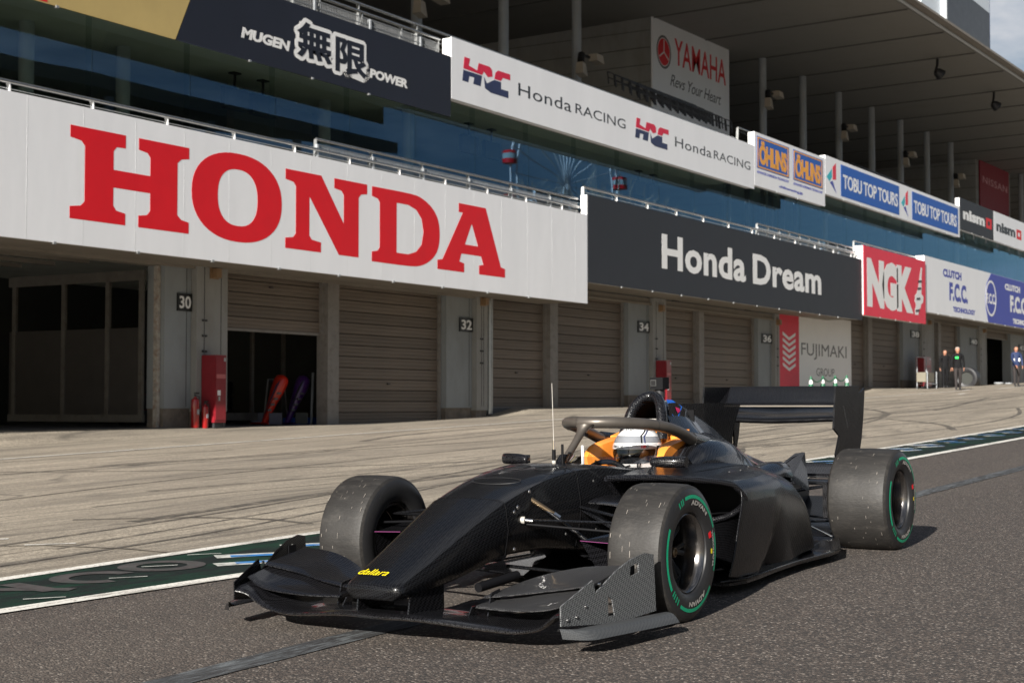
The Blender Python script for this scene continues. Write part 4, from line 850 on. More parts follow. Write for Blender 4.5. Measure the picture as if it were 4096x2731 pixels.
def bare_tree(x, y, z, h, label, seed):
    rnd = random.Random(seed); mb = MB(); cr = MB()
    def br(p, d, l_, r_, lev, tgt):
        q = p + d*l_; mid = p + d*(l_*.5) + Vector((rnd.uniform(-1, 1), rnd.uniform(-1, 1), rnd.uniform(-1, 1)))*l_*.08
        tgt.tube([p, mid, q], [r_, r_*.8, r_*.6], 5 if lev < 2 else 3, cap=False)
        if lev >= 5: return
        for i in range(3 if lev else 5):
            nd = (d + Vector((rnd.uniform(-1, 1), rnd.uniform(-1, 1), rnd.uniform(-.35, .8)))*.75).normalized()
            br(p + d*l_*rnd.uniform(.6, 1), nd, l_*rnd.uniform(.55, .78), r_*.55, lev+1, cr)
    t_ = thing('bare_tree', (x, y, z), label, 'tree'); br(Vector((0, 0, 0)), Vector((0, 0, 1)), h*.36, h*.02, 0, mb)
    mb.build('trunk', bark, t_); cr.build('crown', bark, t_, kind='stuff')
bare_tree(150, -45, 2, 27, 'bare winter tree left of the ferris wheel across the track', 1); bare_tree(166, -48, 2, 30, 'tall bare winter tree before the middle of the ferris wheel', 2); bare_tree(182, -46, 3, 26, 'bare winter tree right of the ferris wheel across the track', 3)

# ------------------------------------------------------------------ race car (u = rearwards, v = towards the garages, w = up)
C_ = thing('racing_car', (6.6284, 4.01, -EYE+SLOPE*6.6284), 'black single seater race car with halo and green striped slick tyres on the pit lane', 'race car')
C_.rotation_euler = (0, -math.atan(SLOPE), 0)
K = carbon('carbon_body', (.003, .003, .0035), (.007, .0075, .009), .12, .34, .0080, .28, .22)
KG = carbon('carbon_gloss', (.003, .003, .0035), (.010, .010, .012), .10, .28, .0085, .5, .3)
KM = carbon('carbon_matt', (.002, .002, .0024), (.005, .005, .006), .12, .26, .006, .18, .1)
KM.node_tree.nodes['Principled BSDF'].inputs['Specular IOR Level'].default_value = .22
KS = carbon('carbon_sunlit', (.024, .026, .028), (.135, .14, .145), .28, .42, .0062, .2, .4)  # near end plate: black carbon lightened, grazing sun painted into the weave
KS2 = carbon('carbon_sunlit_edge', (.035, .037, .04), (.06, .063, .066), .3, .36, .0046, .2, .0)  # near foot plate: same carbon with the sunlight put into its colour
KF = carbon('carbon_flap_sunlit', (.006, .006, .007), (.05, .05, .052), .25, .42, .0075, .2, .6)  # near flaps only: carbon brightened in colour as if facing the sun
M['halo'] = mat('halo_titanium', (.105, .092, .080), .42, metal=.55, var=.14, scale=7)
M['tread'] = mat('tyre_tread', (.0145, .0132, .0122), .6, var=.35, scale=9, stretch=(1, .35, 1), bump=.10, bscale=120, dirt=(.055, .050, .044), dscale=22, damt=.5)
M['sidewall'] = mat('tyre_sidewall', (.014, .014, .015), .42, var=.2, scale=6)
M['tyre_green'] = mat('tyre_marking_green', (.0, .30, .15), .45, var=.08); M['tyre_text'] = mat('tyre_marking_grey', (.36, .34, .31), .5, var=.2, scale=20)
M['rim'] = mat('rim_gunmetal', (.20, .19, .185), .20, metal=.95, var=.1, scale=6); M['rim_dark'] = mat('rim_spokes_black', (.012, .012, .014), .28, metal=.3, coat=.4)
M['gold'] = mat('anodised_gold', (.22, .16, .10), .3, metal=.9); M['yellow'] = mat('badge_yellow', (.85, .68, .01), .4)
M['orange'] = mat('headrest_orange', (.78, .26, .035), .45, var=.08, scale=6, coat=.2); M['black'] = mat('matt_black', (.005, .005, .006), .6, spec=.12)
M['grit'] = mat('tread_grit', (.20, .18, .16), .7); M['slot'] = mat('pale_edge', (.16, .14, .12), .5); M['seam'] = mat('seam_grey', (.03, .03, .03), .5); M['chrome'] = mat('bright_metal', (.55, .55, .55), .15, metal=1.)
def mir(mb_fn, name, m, parent, sm=35, **kw):     # build the near (v<0) and the far (v>0) one as separate objects
    out = []
    for s_ in (-1, 1):
        mb = mb_fn(s_); out.append(mb.build(name, m, parent, sm, **kw))
    return out
def body_ring(u, zt, ze, zb, ht, hm, hb, zm, r=.03):
    half = [(0, zb), (hb-.03, zb), (hb, zb+.02), (hm, zm), (ht, ze-r), (ht-.25*r, ze-.25*r), (ht-r, ze), (ht*.45, .4*ze+.6*zt), (0, zt)]
    P = [(u, -a, b) for a, b in half] + [(u, a, b) for a, b in half[-2:0:-1]]
    return P
nose = [body_ring(-1.150, .243, .240, .212, .085, .09, .08, .226, .01), body_ring(-1.140, .256, .252, .196, .128, .132, .12, .226, .015), body_ring(-1.10, .275, .270, .190, .146, .150, .135, .23, .025),
        body_ring(-.9, .352, .346, .205, .160, .168, .150, .27, .03), body_ring(-.62, .468, .460, .245, .180, .190, .170, .34, .035), body_ring(-.378, .562, .553, .298, .200, .212, .19, .42, .035)]
MB().loft(crom_rings(nose, 4)).build('nose_cone', K, C_, 50)
tub = [body_ring(-.374, .560, .551, .300, .199, .211, .19, .42, .035), body_ring(-.18, .612, .602, .300, .210, .222, .20, .44, .038), body_ring(.0, .648, .638, .295, .222, .236, .21, .45, .04),
       body_ring(.22, .672, .666, .27, .245, .262, .23, .46, .05), body_ring(.45, .676, .668, .24, .275, .297, .25, .46, .05), body_ring(.72, .652, .642, .18, .300, .325, .28, .44, .05), body_ring(.82, .636, .630, .15, .310, .335, .29, .42, .05)]
MB().loft(crom_rings(tub, 4)).build('monocoque', K, C_, 50)
# seam line and fasteners on the monocoque
MB().tube([(-.376, -.2115, .42), (-.376, -.2015, .515), (-.376, -.19, .549), (-.376, -.168, .556), (-.376, 0, .564), (-.376, .168, .556), (-.376, .203, .52)], 0.0014, 5).tube([(-.376, -.213, .42), (-.376, -.192, .305)], .0014, 5).build('nose_seam', M['black'], C_)
def cockpit_ring(u, wo, zo, wi, zi, zf, zb):
    h = [(0, zb), (wo-.06, zb), (wo-.01, zb+.08), (wo, zo-.12), (wo-.01, zo-.04), (wo-.04, zo-.005), (wi+.02, zi), (wi, zi-.02), (wi-.015, zf+.08), (wi-.08, zf), (0, zf)]
    return [(u, -a, b) for a, b in h]+[(u, a, b) for a, b in h[-2:0:-1]]
cp = [cockpit_ring(.822, .335, .636, .20, .634, .40, .13), cockpit_ring(1.0, .348, .626, .245, .628, .26, .08), cockpit_ring(1.2, .36, .632, .25, .645, .2, .06), cockpit_ring(1.40, .38, .66, .24, .69, .22, .06), cockpit_ring(1.55, .40, .68, .22, .72, .4, .06)]
MB().loft(crom_rings(cp, 3)).build('cockpit_side', K, C_, 45)
# shoulder of the cockpit running back into the engine cover
def shoulder(s_):
    R_ = [[(1.30, s_*v, w) for v, w in ((.385, .56), (.372, .62), (.345, .65), (.30, .665), (.24, .67), (.18, .62))],
          [(1.48, s_*v, w) for v, w in ((.40, .57), (.385, .64), (.35, .70), (.31, .728), (.25, .735), (.18, .70))],
          [(1.72, s_*v, w) for v, w in ((.41, .57), (.39, .645), (.345, .71), (.30, .74), (.24, .745), (.14, .76))],
          [(2.0, s_*v, w) for v, w in ((.39, .57), (.36, .63), (.31, .69), (.26, .72), (.20, .74), (.10, .78))],
          [(2.35, s_*v, w) for v, w in ((.32, .52), (.29, .56), (.25, .60), (.20, .635), (.14, .67), (.06, .70))]]
    return MB().loft(crom_rings(R_, 4), closed=False, caps=False)
mir(shoulder, 'cockpit_shoulder', KG, C_, 60)
# engine cover
EC = [[(u, -v, w) for v, w in h]+[(u, v, w) for v, w in h[-2::-1]] for u, h in (
    (1.54, ((.26, .66), (.15, .76), (.11, .86), (.082, .93), (.045, .97), (0, .98))),
    (1.70, ((.29, .66), (.17, .76), (.112, .86), (.078, .92), (.045, .955), (0, .965))),
    (1.85, ((.30, .66), (.175, .75), (.105, .84), (.068, .90), (.038, .93), (0, .938))),
    (2.05, ((.28, .64), (.155, .73), (.085, .80), (.052, .85), (.028, .875), (0, .882))),
    (2.34, ((.26, .58), (.140, .66), (.074, .72), (.042, .76), (.022, .78), (0, .787))),
    (2.54, ((.24, .54), (.125, .60), (.070, .65), (.040, .68), (.022, .695), (0, .70))),
    (2.80, ((.20, .48), (.11, .53), (.065, .57), (.038, .595), (.02, .607), (0, .612))),
    (3.25, ((.12, .38), (.08, .43), (.055, .465), (.035, .49), (.02, .503), (0, .51))))]
MB().loft(crom_rings(EC, 5), closed=False, caps=False).build('engine_cover', carbon('carbon_cover', (.006, .007, .009), (.014, .015, .019), .16, .30, .006, .8), C_, 60)
MB().prism([(1.80, .93), (1.95, .936), (2.06, .934), (2.45, .928), (2.81, .909), (2.765, .85), (2.70, .77), (2.665, .68), (2.655, .60), (2.5, .60), (2.0, .80)], 'y', -.006, .006).build('shark_fin', K, C_)
# roll hoop, air intake and camera
hoop = [(1.43, -.125, .745), (1.455, -.110, .82), (1.485, -.092, .90), (1.52, -.066, .952), (1.548, -.034, .978), (1.56, 0, .984), (1.548, .034, .978), (1.52, .066, .952), (1.485, .092, .90), (1.455, .110, .82), (1.43, .125, .745)]
MB().tube(crom(hoop, 4), .030, 12, sc=(1.25, 1.0)).build('roll_hoop', KG, C_, 60)
MB().loft([[(1.50, .092*cos(a)*f+0, .865+.10*sin(a)*f) for a in [2*pi*k/20 for k in range(20)]] for f in (1,)]+[[(2.0, .05*cos(a), .82+.04*sin(a)) for a in [2*pi*k/20 for k in range(20)]]], caps=False).build('intake_duct', M['black'], C_, 60)
MB().box(1.47, 1.485, -.088, .088, .858, .864).build('intake_splitter', M['tyre_text'], C_)
MB().box(1.90, 1.91, -.1, .1, .72, .90).build('intake_filter', M['black'], C_)
MB().prism([(1.56, .95), (1.66, .95), (1.78, .90), (1.76, .84), (1.66, .80), (1.56, .82)], 'y', -.104, -.098).build('hoop_side_plate', KG, C_)
MB().add([(1.575, -.080, .97), (1.64, -.085, .965), (1.73, -.1055, .925), (1.66, -.1055, .845), (1.60, -.1055, .88)], [(0, 1, 2, 3, 4)]).build('blue_decal', mat('decal_blue', (.01, .12, .55), .4), C_)
MB().add([(1.64, -.1065, .925), (1.69, -.1075, .915), (1.70, -.1075, .90), (1.67, -.107, .89), (1.65, -.107, .905)], [(0, 1, 2, 3, 4)]).build('pink_decal', mat('decal_pink', (.7, .02, .15), .4), C_)
camo = MB().prism([(1.615, -.040), (1.628, -.044), (1.69, -.044), (1.70, -.036), (1.70, .036), (1.69, .044), (1.628, .044), (1.615, .040)], 'z', 1.026, 1.094).build('onboard_camera', M['black'], C_, 30)
MB().tube([(1.66, 0, .98), (1.66, 0, 1.03)], .028, 12).build('camera_foot', M['dark_metal'], camo, 40)
MB().box(1.609, 1.617, -.002, .034, 1.045, 1.081).build('lens_frame', M['seam'], camo); MB().box(1.606, 1.612, .003, .029, 1.050, 1.076).build('lens', M['rim_dark'], camo)
# halo
hr = [(1.5, -0.282, 0.738), (1.42, -0.286, 0.762), (1.34, -0.287, 0.788), (1.2, -0.278, 0.822), (1.06, -0.252, 0.845), (0.95, -0.208, 0.857), (0.86, -0.146, 0.865), (0.8, -0.072, 0.868), (0.785, 0, 0.868), (0.8, 0.072, 0.868), (0.86, 0.146, 0.865), (0.95, 0.208, 0.857), (1.06, 0.252, 0.845), (1.2, 0.278, 0.822), (1.34, 0.287, 0.788), (1.42, 0.286, 0.762), (1.5, 0.282, 0.738)]
ho = MB().tube(crom(hr, 4), .031, 14, sc=(1.15, 1.0)).build('halo', M['halo'], C_, 60)
MB().loft(crom_rings([[(u+a*cos(t), b*sin(t), w) for t in [2*pi*k/14 for k in range(14)]] for u, w, a, b in ((.50, .655, .050, .016), (.56, .70, .040, .018), (.62, .745, .034, .019), (.68, .79, .034, .020), (.735, .832, .040, .028), (.77, .862, .055, .060))], 3)).build('centre_strut', M['halo'], ho, 60)
MB().loft([[(u+a*cos(t), b*sin(t), w) for t in [2*pi*k/14 for k in range(14)]] for u, w, a, b in ((.47, .652, .075, .020), (.505, .685, .054, .0195), (.545, .715, .048, .0195))]).build('strut_foot', KG, ho, 60)
MB().box(.70, .735, -.031, -.02, .800, .815).build('strut_slot', M['black'], ho)
for s_ in (-1, 1):
    MB().tube([(1.46, s_*.284, .75), (1.62, s_*.27, .722), (1.80, s_*.235, .71), (2.0, s_*.19, .70)], [.036, .045, .04, .02], 12, sc=(1, 1.2)).build('halo_fairing', KG, ho, 60)
    MB().lathe([(-.003, .0365), (.003, .0365)], 16, 'x', (0, 0, 0)).build('joint_ring', M['dark_metal'], ho, 40).location = (1.06, s_*.252, .845)
# headrest, windscreen, steering wheel
mir(lambda s_: MB().loft(crom_rings([[(u, s_*v, w) for v, w in ((.15+d, .58), (.24, .58), (.245, t), (.21, t+.012), (.165+d, t))] for u, t, d in ((1.17, .655, .05), (1.25, .715, .02), (1.40, .742, .0), (1.54, .752, -.02))], 3)), 'headrest', M['orange'], C_, 50)
MB().loft([[(1.52, -.24, .56), (1.52, .24, .56), (1.50, .24, .765), (1.50, -.24, .765)], [(1.66, -.22, .56), (1.66, .22, .56), (1.62, .20, .80), (1.62, -.20, .80)]]).build('headrest', M['orange'], C_, 50)
MB().loft([[(.84+.55*(1-cos(a))*.5, .27*sin(a), .648) for a in [R(d) for d in range(-80, 81, 10)]], [(.875+.55*(1-cos(a))*.5, .25*sin(a), .683) for a in [R(d) for d in range(-80, 81, 10)]]], closed=False, caps=False).build('windscreen', glass_mat('screen_plastic', (.75, .78, .8), .08), C_, 60)
sw = MB().tube([(1.0, .13*cos(a), .56+.09*sin(a)) for a in [2*pi*k/24 for k in range(25)]], .014, 8).box(.985, 1.005, -.11, .11, .53, .61).build('steering_wheel', M['black'], C_, 50)
MB().box(1.0, 1.012, .145, .157, .63, .735).build('white_pad', M['print_white'], C_)
# antennas
an = MB().tube([(.425, .0, .66), (.425, 0, .69)], .011, 10).build('antenna', M['tyre_text'], C_, 40)
MB().tube([(.425, 0, .69), (.425, 0, .745)], .010, 10).build('antenna_base', M['black'], an, 40); MB().tube([(.425, 0, .745), (.425, 0, .79)], [.007, .005], 8).build('antenna_spring', M['chrome'], an, 40); MB().tube([(.425, 0, .79), (.415, 0, 1.08)], [.0022, .0016], 6).build('antenna_whip', M['tyre_text'], an)
a2 = MB().tube([(.46, -.03, .66), (.46, -.03, .77)], .007, 8).build('antenna', M['black'], C_, 40)
# nose badge, hatches
t_ = text_mesh('dallara', .0, .25, 1., .0); fit(t_, 0, .150, 0, .040)
for v in t_.vertices:
    x, y = v.co.x, v.co.y; u = -1.085+y*1.15; v.co = (u-.0, .118-x*1.0, .279+(u+1.10)*.383+.004)
link('badge', t_, M['yellow'], C_)
for (u, v_, a, b) in ((-.13, 0, .055, .13), (.16, -.13, .075, .075), (.19, .08, .07, .07)):
    w_ = lambda uu: .662 if uu > .1 else .612+(uu+.18)*.2
    MB().tube([(u+a*cos(t), v_+b*sin(t), (.632+(u+a*cos(t)+.08)*.2 if u < 0 else .668+(u+a*cos(t)-.16)*.045)+.002) for t in [2*pi*k/28 for k in range(29)]], .0025, 4).build('hatch_rim', M['sidewall'], C_)
for p in ((-.33, -.2175, .50), (-.33, -.2145, .33), (-.30, -.218, .52), (-.20, -.222, .585)): MB().lathe([(-.004, .001), (-.004, .008), (0, .010)], 12, 'y', p).build('fastener', M['chrome'], C_, 40)
def ring_line(R_, lo, hi, r_=.0013):
    P_ = [(p[0], p[1]*1.004, p[2]) for p in R_ if lo <= p[2] <= hi and p[1] < -.02]
    return MB().tube(crom(P_, 4), r_, 5)
ring_line(body_ring(.22, .672, .666, .27, .245, .262, .23, .46, .05), .29, .68).build('panel_gap', M['black'], C_)
MB().tube(crom([(1.0, -.5, .603), (1.2, -.505, .6055), (1.6, -.475, .6035), (2.0, -.425, .5735), (2.34, -.363, .527)], 5), .0013, 5).build('panel_gap', M['black'], C_)
MB().tube(crom([(1.85, -.30, .662), (1.85, -.177, .752), (1.85, -.106, .842), (1.85, -.069, .902), (1.85, -.038, .932)], 5), .0014, 5).build('panel_gap', M['black'], C_)
for p in ((.32, -.281, .60), (.55, -.300, .58), (.70, -.311, .50), (.10, -.245, .36), (.35, -.275, .36)): MB().lathe([(-.004, .001), (-.004, .006), (0, .008)], 10, 'y', p).build('fastener', M['seam'], C_, 40)
for p in ((1.25, -.60, .592), (1.45, -.58, .589), (1.75, -.50, .588), (2.05, -.44, .566)): MB().lathe([(0, .009), (.003, .008), (.004, .001)], 10, 'z', p).build('fastener', M['seam'], C_, 40)
# sidepods
def pod(s_):
    rg = [[(.42, -.30, .615), (.62, -.50, .604), (.88, -.715, .570), (.95, -.77, .535), (1.03, -.775, .455), (1.03, -.66, .375), (.98, -.45, .340)],
          [(1.2, -.29, .640), (1.2, -.50, .604), (1.2, -.70, .568), (1.2, -.765, .52), (1.2, -.765, .42), (1.2, -.68, .26), (1.2, -.60, .10)],
          [(1.6, -.28, .640), (1.6, -.47, .602), (1.6, -.65, .562), (1.6, -.715, .50), (1.6, -.74, .39), (1.6, -.745, .24), (1.6, -.75, .085)],
          [(2.0, -.26, .600), (2.0, -.42, .572), (2.0, -.57, .525), (2.0, -.645, .44), (2.0, -.685, .33), (2.0, -.70, .20), (2.0, -.705, .085)],
          [(2.34, -.24, .550), (2.34, -.36, .525), (2.34, -.49, .475), (2.34, -.565, .40), (2.34, -.62, .30), (2.34, -.645, .18), (2.34, -.655, .085)],
          [(2.6, -.22, .50), (2.6, -.30, .462), (2.6, -.385, .42), (2.6, -.44, .35), (2.6, -.49, .26), (2.6, -.515, .16), (2.6, -.53, .08)],
          [(3.0, -.15, .42), (3.0, -.20, .38), (3.0, -.25, .33), (3.0, -.28, .28), (3.0, -.30, .20), (3.0, -.30, .12), (3.0, -.30, .07)]]
    rg = [[(u, -s_*v, w) if s_ > 0 else (u, v, w) for u, v, w in r_] for r_ in rg]
    rg = [crom(r_, 4) for r_ in rg]
    return MB().loft(crom_rings(rg, 5), closed=False, caps=False)
pods = mir(pod, 'sidepod', KM, C_, 60)
for s_, pd in zip((-1, 1), pods):
    lip = [(.42, .30, .605), (.62, .50, .600), (.88, .715, .566), (.96, .768, .53), (1.035, .778, .455), (1.04, .66, .372), (.98, .45, .340), (.85, .33, .38), (.6, .31, .47)]
    MB().tube(crom([(u, s_*v, w) for u, v, w in lip]+[(.42, s_*.30, .605)], 4), .016, 8).build('inlet_lip', KG, pd, 60)
    MB().add([(.9, s_*.33, .60), (1.3, s_*.33, .60), (1.35, s_*.70, .54), (1.1, s_*.74, .53), (1.1, s_*.74, .40), (1.35, s_*.70, .38), (1.3, s_*.33, .36), (.9, s_*.33, .36)],
             [(0, 1, 2, 3), (3, 2, 5, 4), (4, 5, 6, 7), (1, 6, 5, 2)]).build('inlet_duct', M['black'], pd)
    # tall vane that runs from the inlet corner down to the floor
    A = [(.90, .735, .566), (.965, .778, .530), (.950, .796, .46), (.885, .80, .33), (.83, .80, .20), (.80, .785, .10)]; Bp = [(1.22, .73, .560), (1.30, .775, .525), (1.36, .793, .45), (1.34, .80, .32), (1.24, .797, .18), (1.16, .785, .055)]
    Cc = [(1.60, .66, .562), (1.66, .715, .515), (1.62, .748, .42), (1.50, .765, .30), (1.32, .775, .16), (1.18, .775, .055)]
    MB().loft([[(u, s_*v, w) for u, v, w in q] for q in zip(*[crom(x_, 4) for x_ in (A, Bp, Cc)])], closed=False, caps=False).build('side_vane', KM, pd, 60)
    MB().tube(crom([(u, s_*v, w) for u, v, w in A], 3), .006, 8).build('vane_edge', KM, pd, 60)
# cooling exits
def chimney(s_):
    rg = [[(u, s_*(.335+.10*cos(t)*a), w+h*sin(t)) for t in [R(d) for d in range(0, 181, 20)]] for u, a, w, h in ((2.22, 1.0, .50, .05), (2.45, 1.0, .485, .085), (2.62, .9, .46, .105))]
    return MB().loft(crom_rings(rg, 4), closed=False, caps=False)
for s_, o in zip((-1, 1), mir(chimney, 'cooling_exit', KG, C_, 60)):
    MB().loft(crom_rings([[(u, s_*(v+dv), w) for dv in (0, .008)] for u, v, w in ((2.62, .26, .56), (2.80, .28, .555), (2.92, .31, .575), (3.02, .33, .60))]+[], 3)+[], closed=False, caps=False).build('exit_lip', KG, o)
    MB().add([(2.60, s_*.25, .47), (2.60, s_*.42, .45), (3.02, s_*.35, .60), (2.98, s_*.30, .595), (2.85, s_*.44, .36)], [(0, 1, 4, 2, 3)]).build('exit_flick', KG, o)
    MB().add([(2.63, s_*.26, .44), (2.63, s_*.41, .44), (2.63, s_*.40, .54), (2.63, s_*.335, .565), (2.63, s_*.27, .54)], [(0, 1, 2, 3, 4)]).build('exit_mouth', M['black'], o)
# floor, splitter, diffuser
fl = [(.62, .20), (.80, .60), (.86, .76), (1.0, .795), (1.16, .790), (1.5, .762), (1.82, .752), (2.2, .775), (2.43, .775), (2.66, .70), (2.80, .64), (2.86, .52), (3.5, .50)]
mb = MB(); n = len(fl); vs = []
for u, v in fl:
    z = .045 + (.03 if u > 2.5 else 0) + (.04 if u > 3 else 0)
    vs += [(u, -v, z), (u, v, z), (u, -v, z+.014), (u, v, z+.014)]
for i in range(n-1): a = 4*i; b = a+4; mb.f += [(a, a+1, b+1, b), (a+2, b+2, b+3, a+3), (a, b, b+2, a+2), (a+1, a+3, b+3, b+1)]; mb.m += [0]*4
mb.v = vs; mb.f += [(0, 2, 3, 1), (4*n-4, 4*n-3, 4*n-1, 4*n-2)]; mb.m += [0, 0]; mb.build('floor', KG, C_)
MB().prism([(.40, .10), (.80, .22), (1.6, .24), (2.9, .16), (2.9, .05), (.5, .05)], 'y', -.18, .18).build('underbody', M['black'], C_)
mir(lambda s_: MB().tube([(.83, s_*.72, .066), (1.0, s_*.80, .070), (1.5, s_*.77, .066), (1.82, s_*.757, .064), (2.2, s_*.78, .064), (2.43, s_*.78, .066), (2.78, s_*.65, .09)], .008, 6), 'floor_edge', KG, C_, 60)
MB().add([(3.4, -.48, .07), (3.4, .48, .07), (3.85, .48, .24), (3.85, -.48, .24), (3.4, -.48, .085), (3.4, .48, .085), (3.85, .48, .255), (3.85, -.48, .255)], [(0, 3, 2, 1), (4, 5, 6, 7), (0, 1, 5, 4), (1, 2, 6, 5), (2, 3, 7, 6), (3, 0, 4, 7)]).build('diffuser', KM, C_)
MB().loft([[(u, -a, b), (u, a, b), (u, a, c), (u, -a, c)] for u, a, b, c in ((2.6, .17, .12, .42), (3.1, .14, .14, .38), (3.5, .09, .16, .36), (3.85, .06, .20, .34))]).build('gearbox', M['dark_metal'], C_, 50)
MB().box(3.85, 3.87, -.04, .04, .24, .32).build('rain_light', mat('lens_red', (.3, .01, .01), .2), C_)
# front wing
def aero(sec, th=.012):   # sections: (v, u_le, w_le, u_te, w_te, camber) -> closed loft of thin cambered sections
    rings = []
    for v, a, wa, b, wb, cb in sec:
        up, lo = [], []
        for t in (0, .06, .2, .4, .6, .8, 1.0):
            u = a+(b-a)*t; w = wa+(wb-wa)*t - cb*4*t*(1-t)*.5; tt = th*(1 if t < .7 else .5)*(.6 if t == 0 else 1)
            up.append((u, v, w+tt*(.3 if t == 0 else .6))); lo.append((u, v, w-tt*(.3 if t == 0 else .6)))
        rings.append(up+lo[::-1])
    return MB().loft(crom_rings(rings, 4))
FW = thing('front_wing', (0, 0, 0), None, None); FW.parent = C_
half = [(.0, -1.125, .118, -.80, .112, .0), (.16, -1.115, .119, -.80, .112, .0), (.30, -1.085, .108, -.78, .105, .0), (.45, -1.03, .088, -.74, .105, .01), (.60, -1.0, .078, -.68, .12, .015), (.72, -.995, .098, -.66, .155, .015), (.80, -1.01, .150, -.66, .20, .01), (.856, -1.03, .165, -.66, .23, .0)]
aero([(-v, *r_) for v, *r_ in half[::-1]]+half[1:], .020).build('main_plane', KG, FW, 60)
for s_ in (-1, 1):
    aero([(s_*.36, -.895, .150, -.80, .160, .0), (s_*.55, -.93, .152, -.76, .195, .012), (s_*.75, -.95, .172, -.72, .235, .015), (s_*.862, -.93, .215, -.70, .262, .01)], .010).build('flap', KF if s_ < 0 else KG, FW, 60)
    aero([(s_*.36, -.83, .182, -.66, .198, .0), (s_*.50, -.82, .200, -.58, .252, .012), (s_*.68, -.78, .225, -.52, .292, .015), (s_*.872, -.80, .258, -.50, .306, .01)], .010).build('flap', KF if s_ < 0 else KG, FW, 60)
    # end plate with two peaks leaning outwards to the rear
    P_ = [(-1.035, .125), (-1.035, .205), (-.825, .287), (-.805, .232), (-.66, .310), (-.56, .345), (-.46, .362), (-.395, .350), (-.375, .105), (-.55, .095), (-.75, .098)]
    vv = lambda u: .853+(u+1.035)*.148
    me = curve_mesh([[(p[0], p[1]) for p in P_], [(-.565, .27), (-.50, .285), (-.505, .325), (-.565, .315)][::-1], [(-.72, .125), (-.675, .125), (-.69, .19), (-.72, .21)][::-1]], .003)
    for q in me.vertices: u, w, t = q.co; q.co = (u, s_*(vv(u)+t+.05*max(0, w-.25)), w)
    ep = link('end_plate', me, KS if s_ < 0 else KG, FW, 30)
    ft = []
    for u, z0, wd, dr in ((-1.06, .108, .02, .0), (-.99, .100, .10, .035), (-.86, .098, .11, .02), (-.6, .092, .105, .0), (-.36, .088, .10, -.005)):
        ft.append([(u, s_*(vv(u)+.0), z0), (u, s_*(vv(u)+wd*.35), z0+.012), (u, s_*(vv(u)+wd*.75), z0+.006), (u+.01, s_*(vv(u)+wd), z0-.03)])
    MB().loft(crom_rings([crom(r_, 3) for r_ in ft], 3), closed=False, caps=False).build('foot_plate', KS2 if s_ < 0 else KG, ep, 60)
    MB().box(-.56, -.505, 0, .012, .275, .32).build('mesh_vent', M['black'], ep).location = (0, s_*(vv(-.53)-.012 if s_ > 0 else -vv(-.53)+.002), 0) if False else (0, s_*.918, 0)
    for p in ((-.995, .145), (-.935, .150), (-.875, .185), (-.78, .265)): MB().lathe([(-.004*s_, .007), (.004*s_, .007), (.006*s_, .001)], 10, 'y', (p[0], s_*(vv(p[0])+.004), p[1])).build('bolt', M['chrome'], ep, 40)
    MB().prism([(-1.055, .205), (-.80, .235), (-.80, .118), (-1.07, .122)], 'y', s_*.130, s_*.138).build('pylon', KG, FW)
    MB().prism([(-.86, .11), (-.83, .205), (-.76, .215), (-.76, .12)], 'y', s_*.395, s_*.401).build('strake', KG, FW); MB().prism([(-.92, .10), (-.88, .15), (-.84, .15), (-.84, .10)], 'y', s_*.33, s_*.336).build('strake', KG, FW)
    MB().tube([(-.62, s_*.2, .19), (-.35, s_*.24, .215)], .022, 10).build('support_tube', M['black'], FW, 40)
# rear wing
RW = thing('rear_wing', (0, 0, 0), None, None); RW.parent = C_
for s_ in (-1, 1):
    MB().prism([(3.29, 1.012), (3.722, 1.004), (3.734, .956), (3.74, .62), (3.73, .40), (3.30, .40), (3.268, .573), (3.342, .690), (3.237, .741)], 'y', s_*.455, s_*.467).build('end_plate', KM, RW)
    MB().prism([(3.738, .94), (3.897, .99), (3.86, .80), (3.82, .66), (3.772, .56), (3.742, .54)], 'y', s_*.44, s_*.452).build('end_plate_tail', KM, RW)
    mbv = MB()
    for k in range(7): mbv.box(3.42+.012*k, 3.435+.012*k, s_*.467-.002, s_*.467+.002, .87-.022*k, .882-.022*k)
    mbv.build('louvre_slots', M['sidewall'], RW, kind='stuff')
aero([(-.453, 3.50, .885, 3.72, 1.004, .012), (0, 3.50, .885, 3.72, 1.004, .012), (.453, 3.50, .885, 3.72, 1.004, .012)], .012).build('upper_flap', KM, RW, 60)
aero([(-.453, 3.28, .800, 3.56, .862, .02), (-.2, 3.27, .790, 3.56, .862, .02), (0, 3.27, .785, 3.56, .862, .025), (.2, 3.27, .790, 3.56, .862, .02), (.453, 3.28, .800, 3.56, .862, .02)], .030).build('main_plane', KM, RW, 60)
MB().tube([(3.50, -.452, .878), (3.50, .452, .878)], .005, 6).build('slot_edge', M['slot'], RW, 40)
aero([(-.44, 3.30, .425, 3.46, .50, .01), (0, 3.30, .425, 3.46, .50, .01), (.44, 3.30, .425, 3.46, .50, .01)], .016).build('beam_wing', KG, RW, 60)
aero([(-.44, 3.24, .385, 3.34, .405, .01), (0, 3.24, .385, 3.34, .405, .01), (.44, 3.24, .385, 3.34, .405, .01)], .012).build('beam_wing', KG, RW, 60)
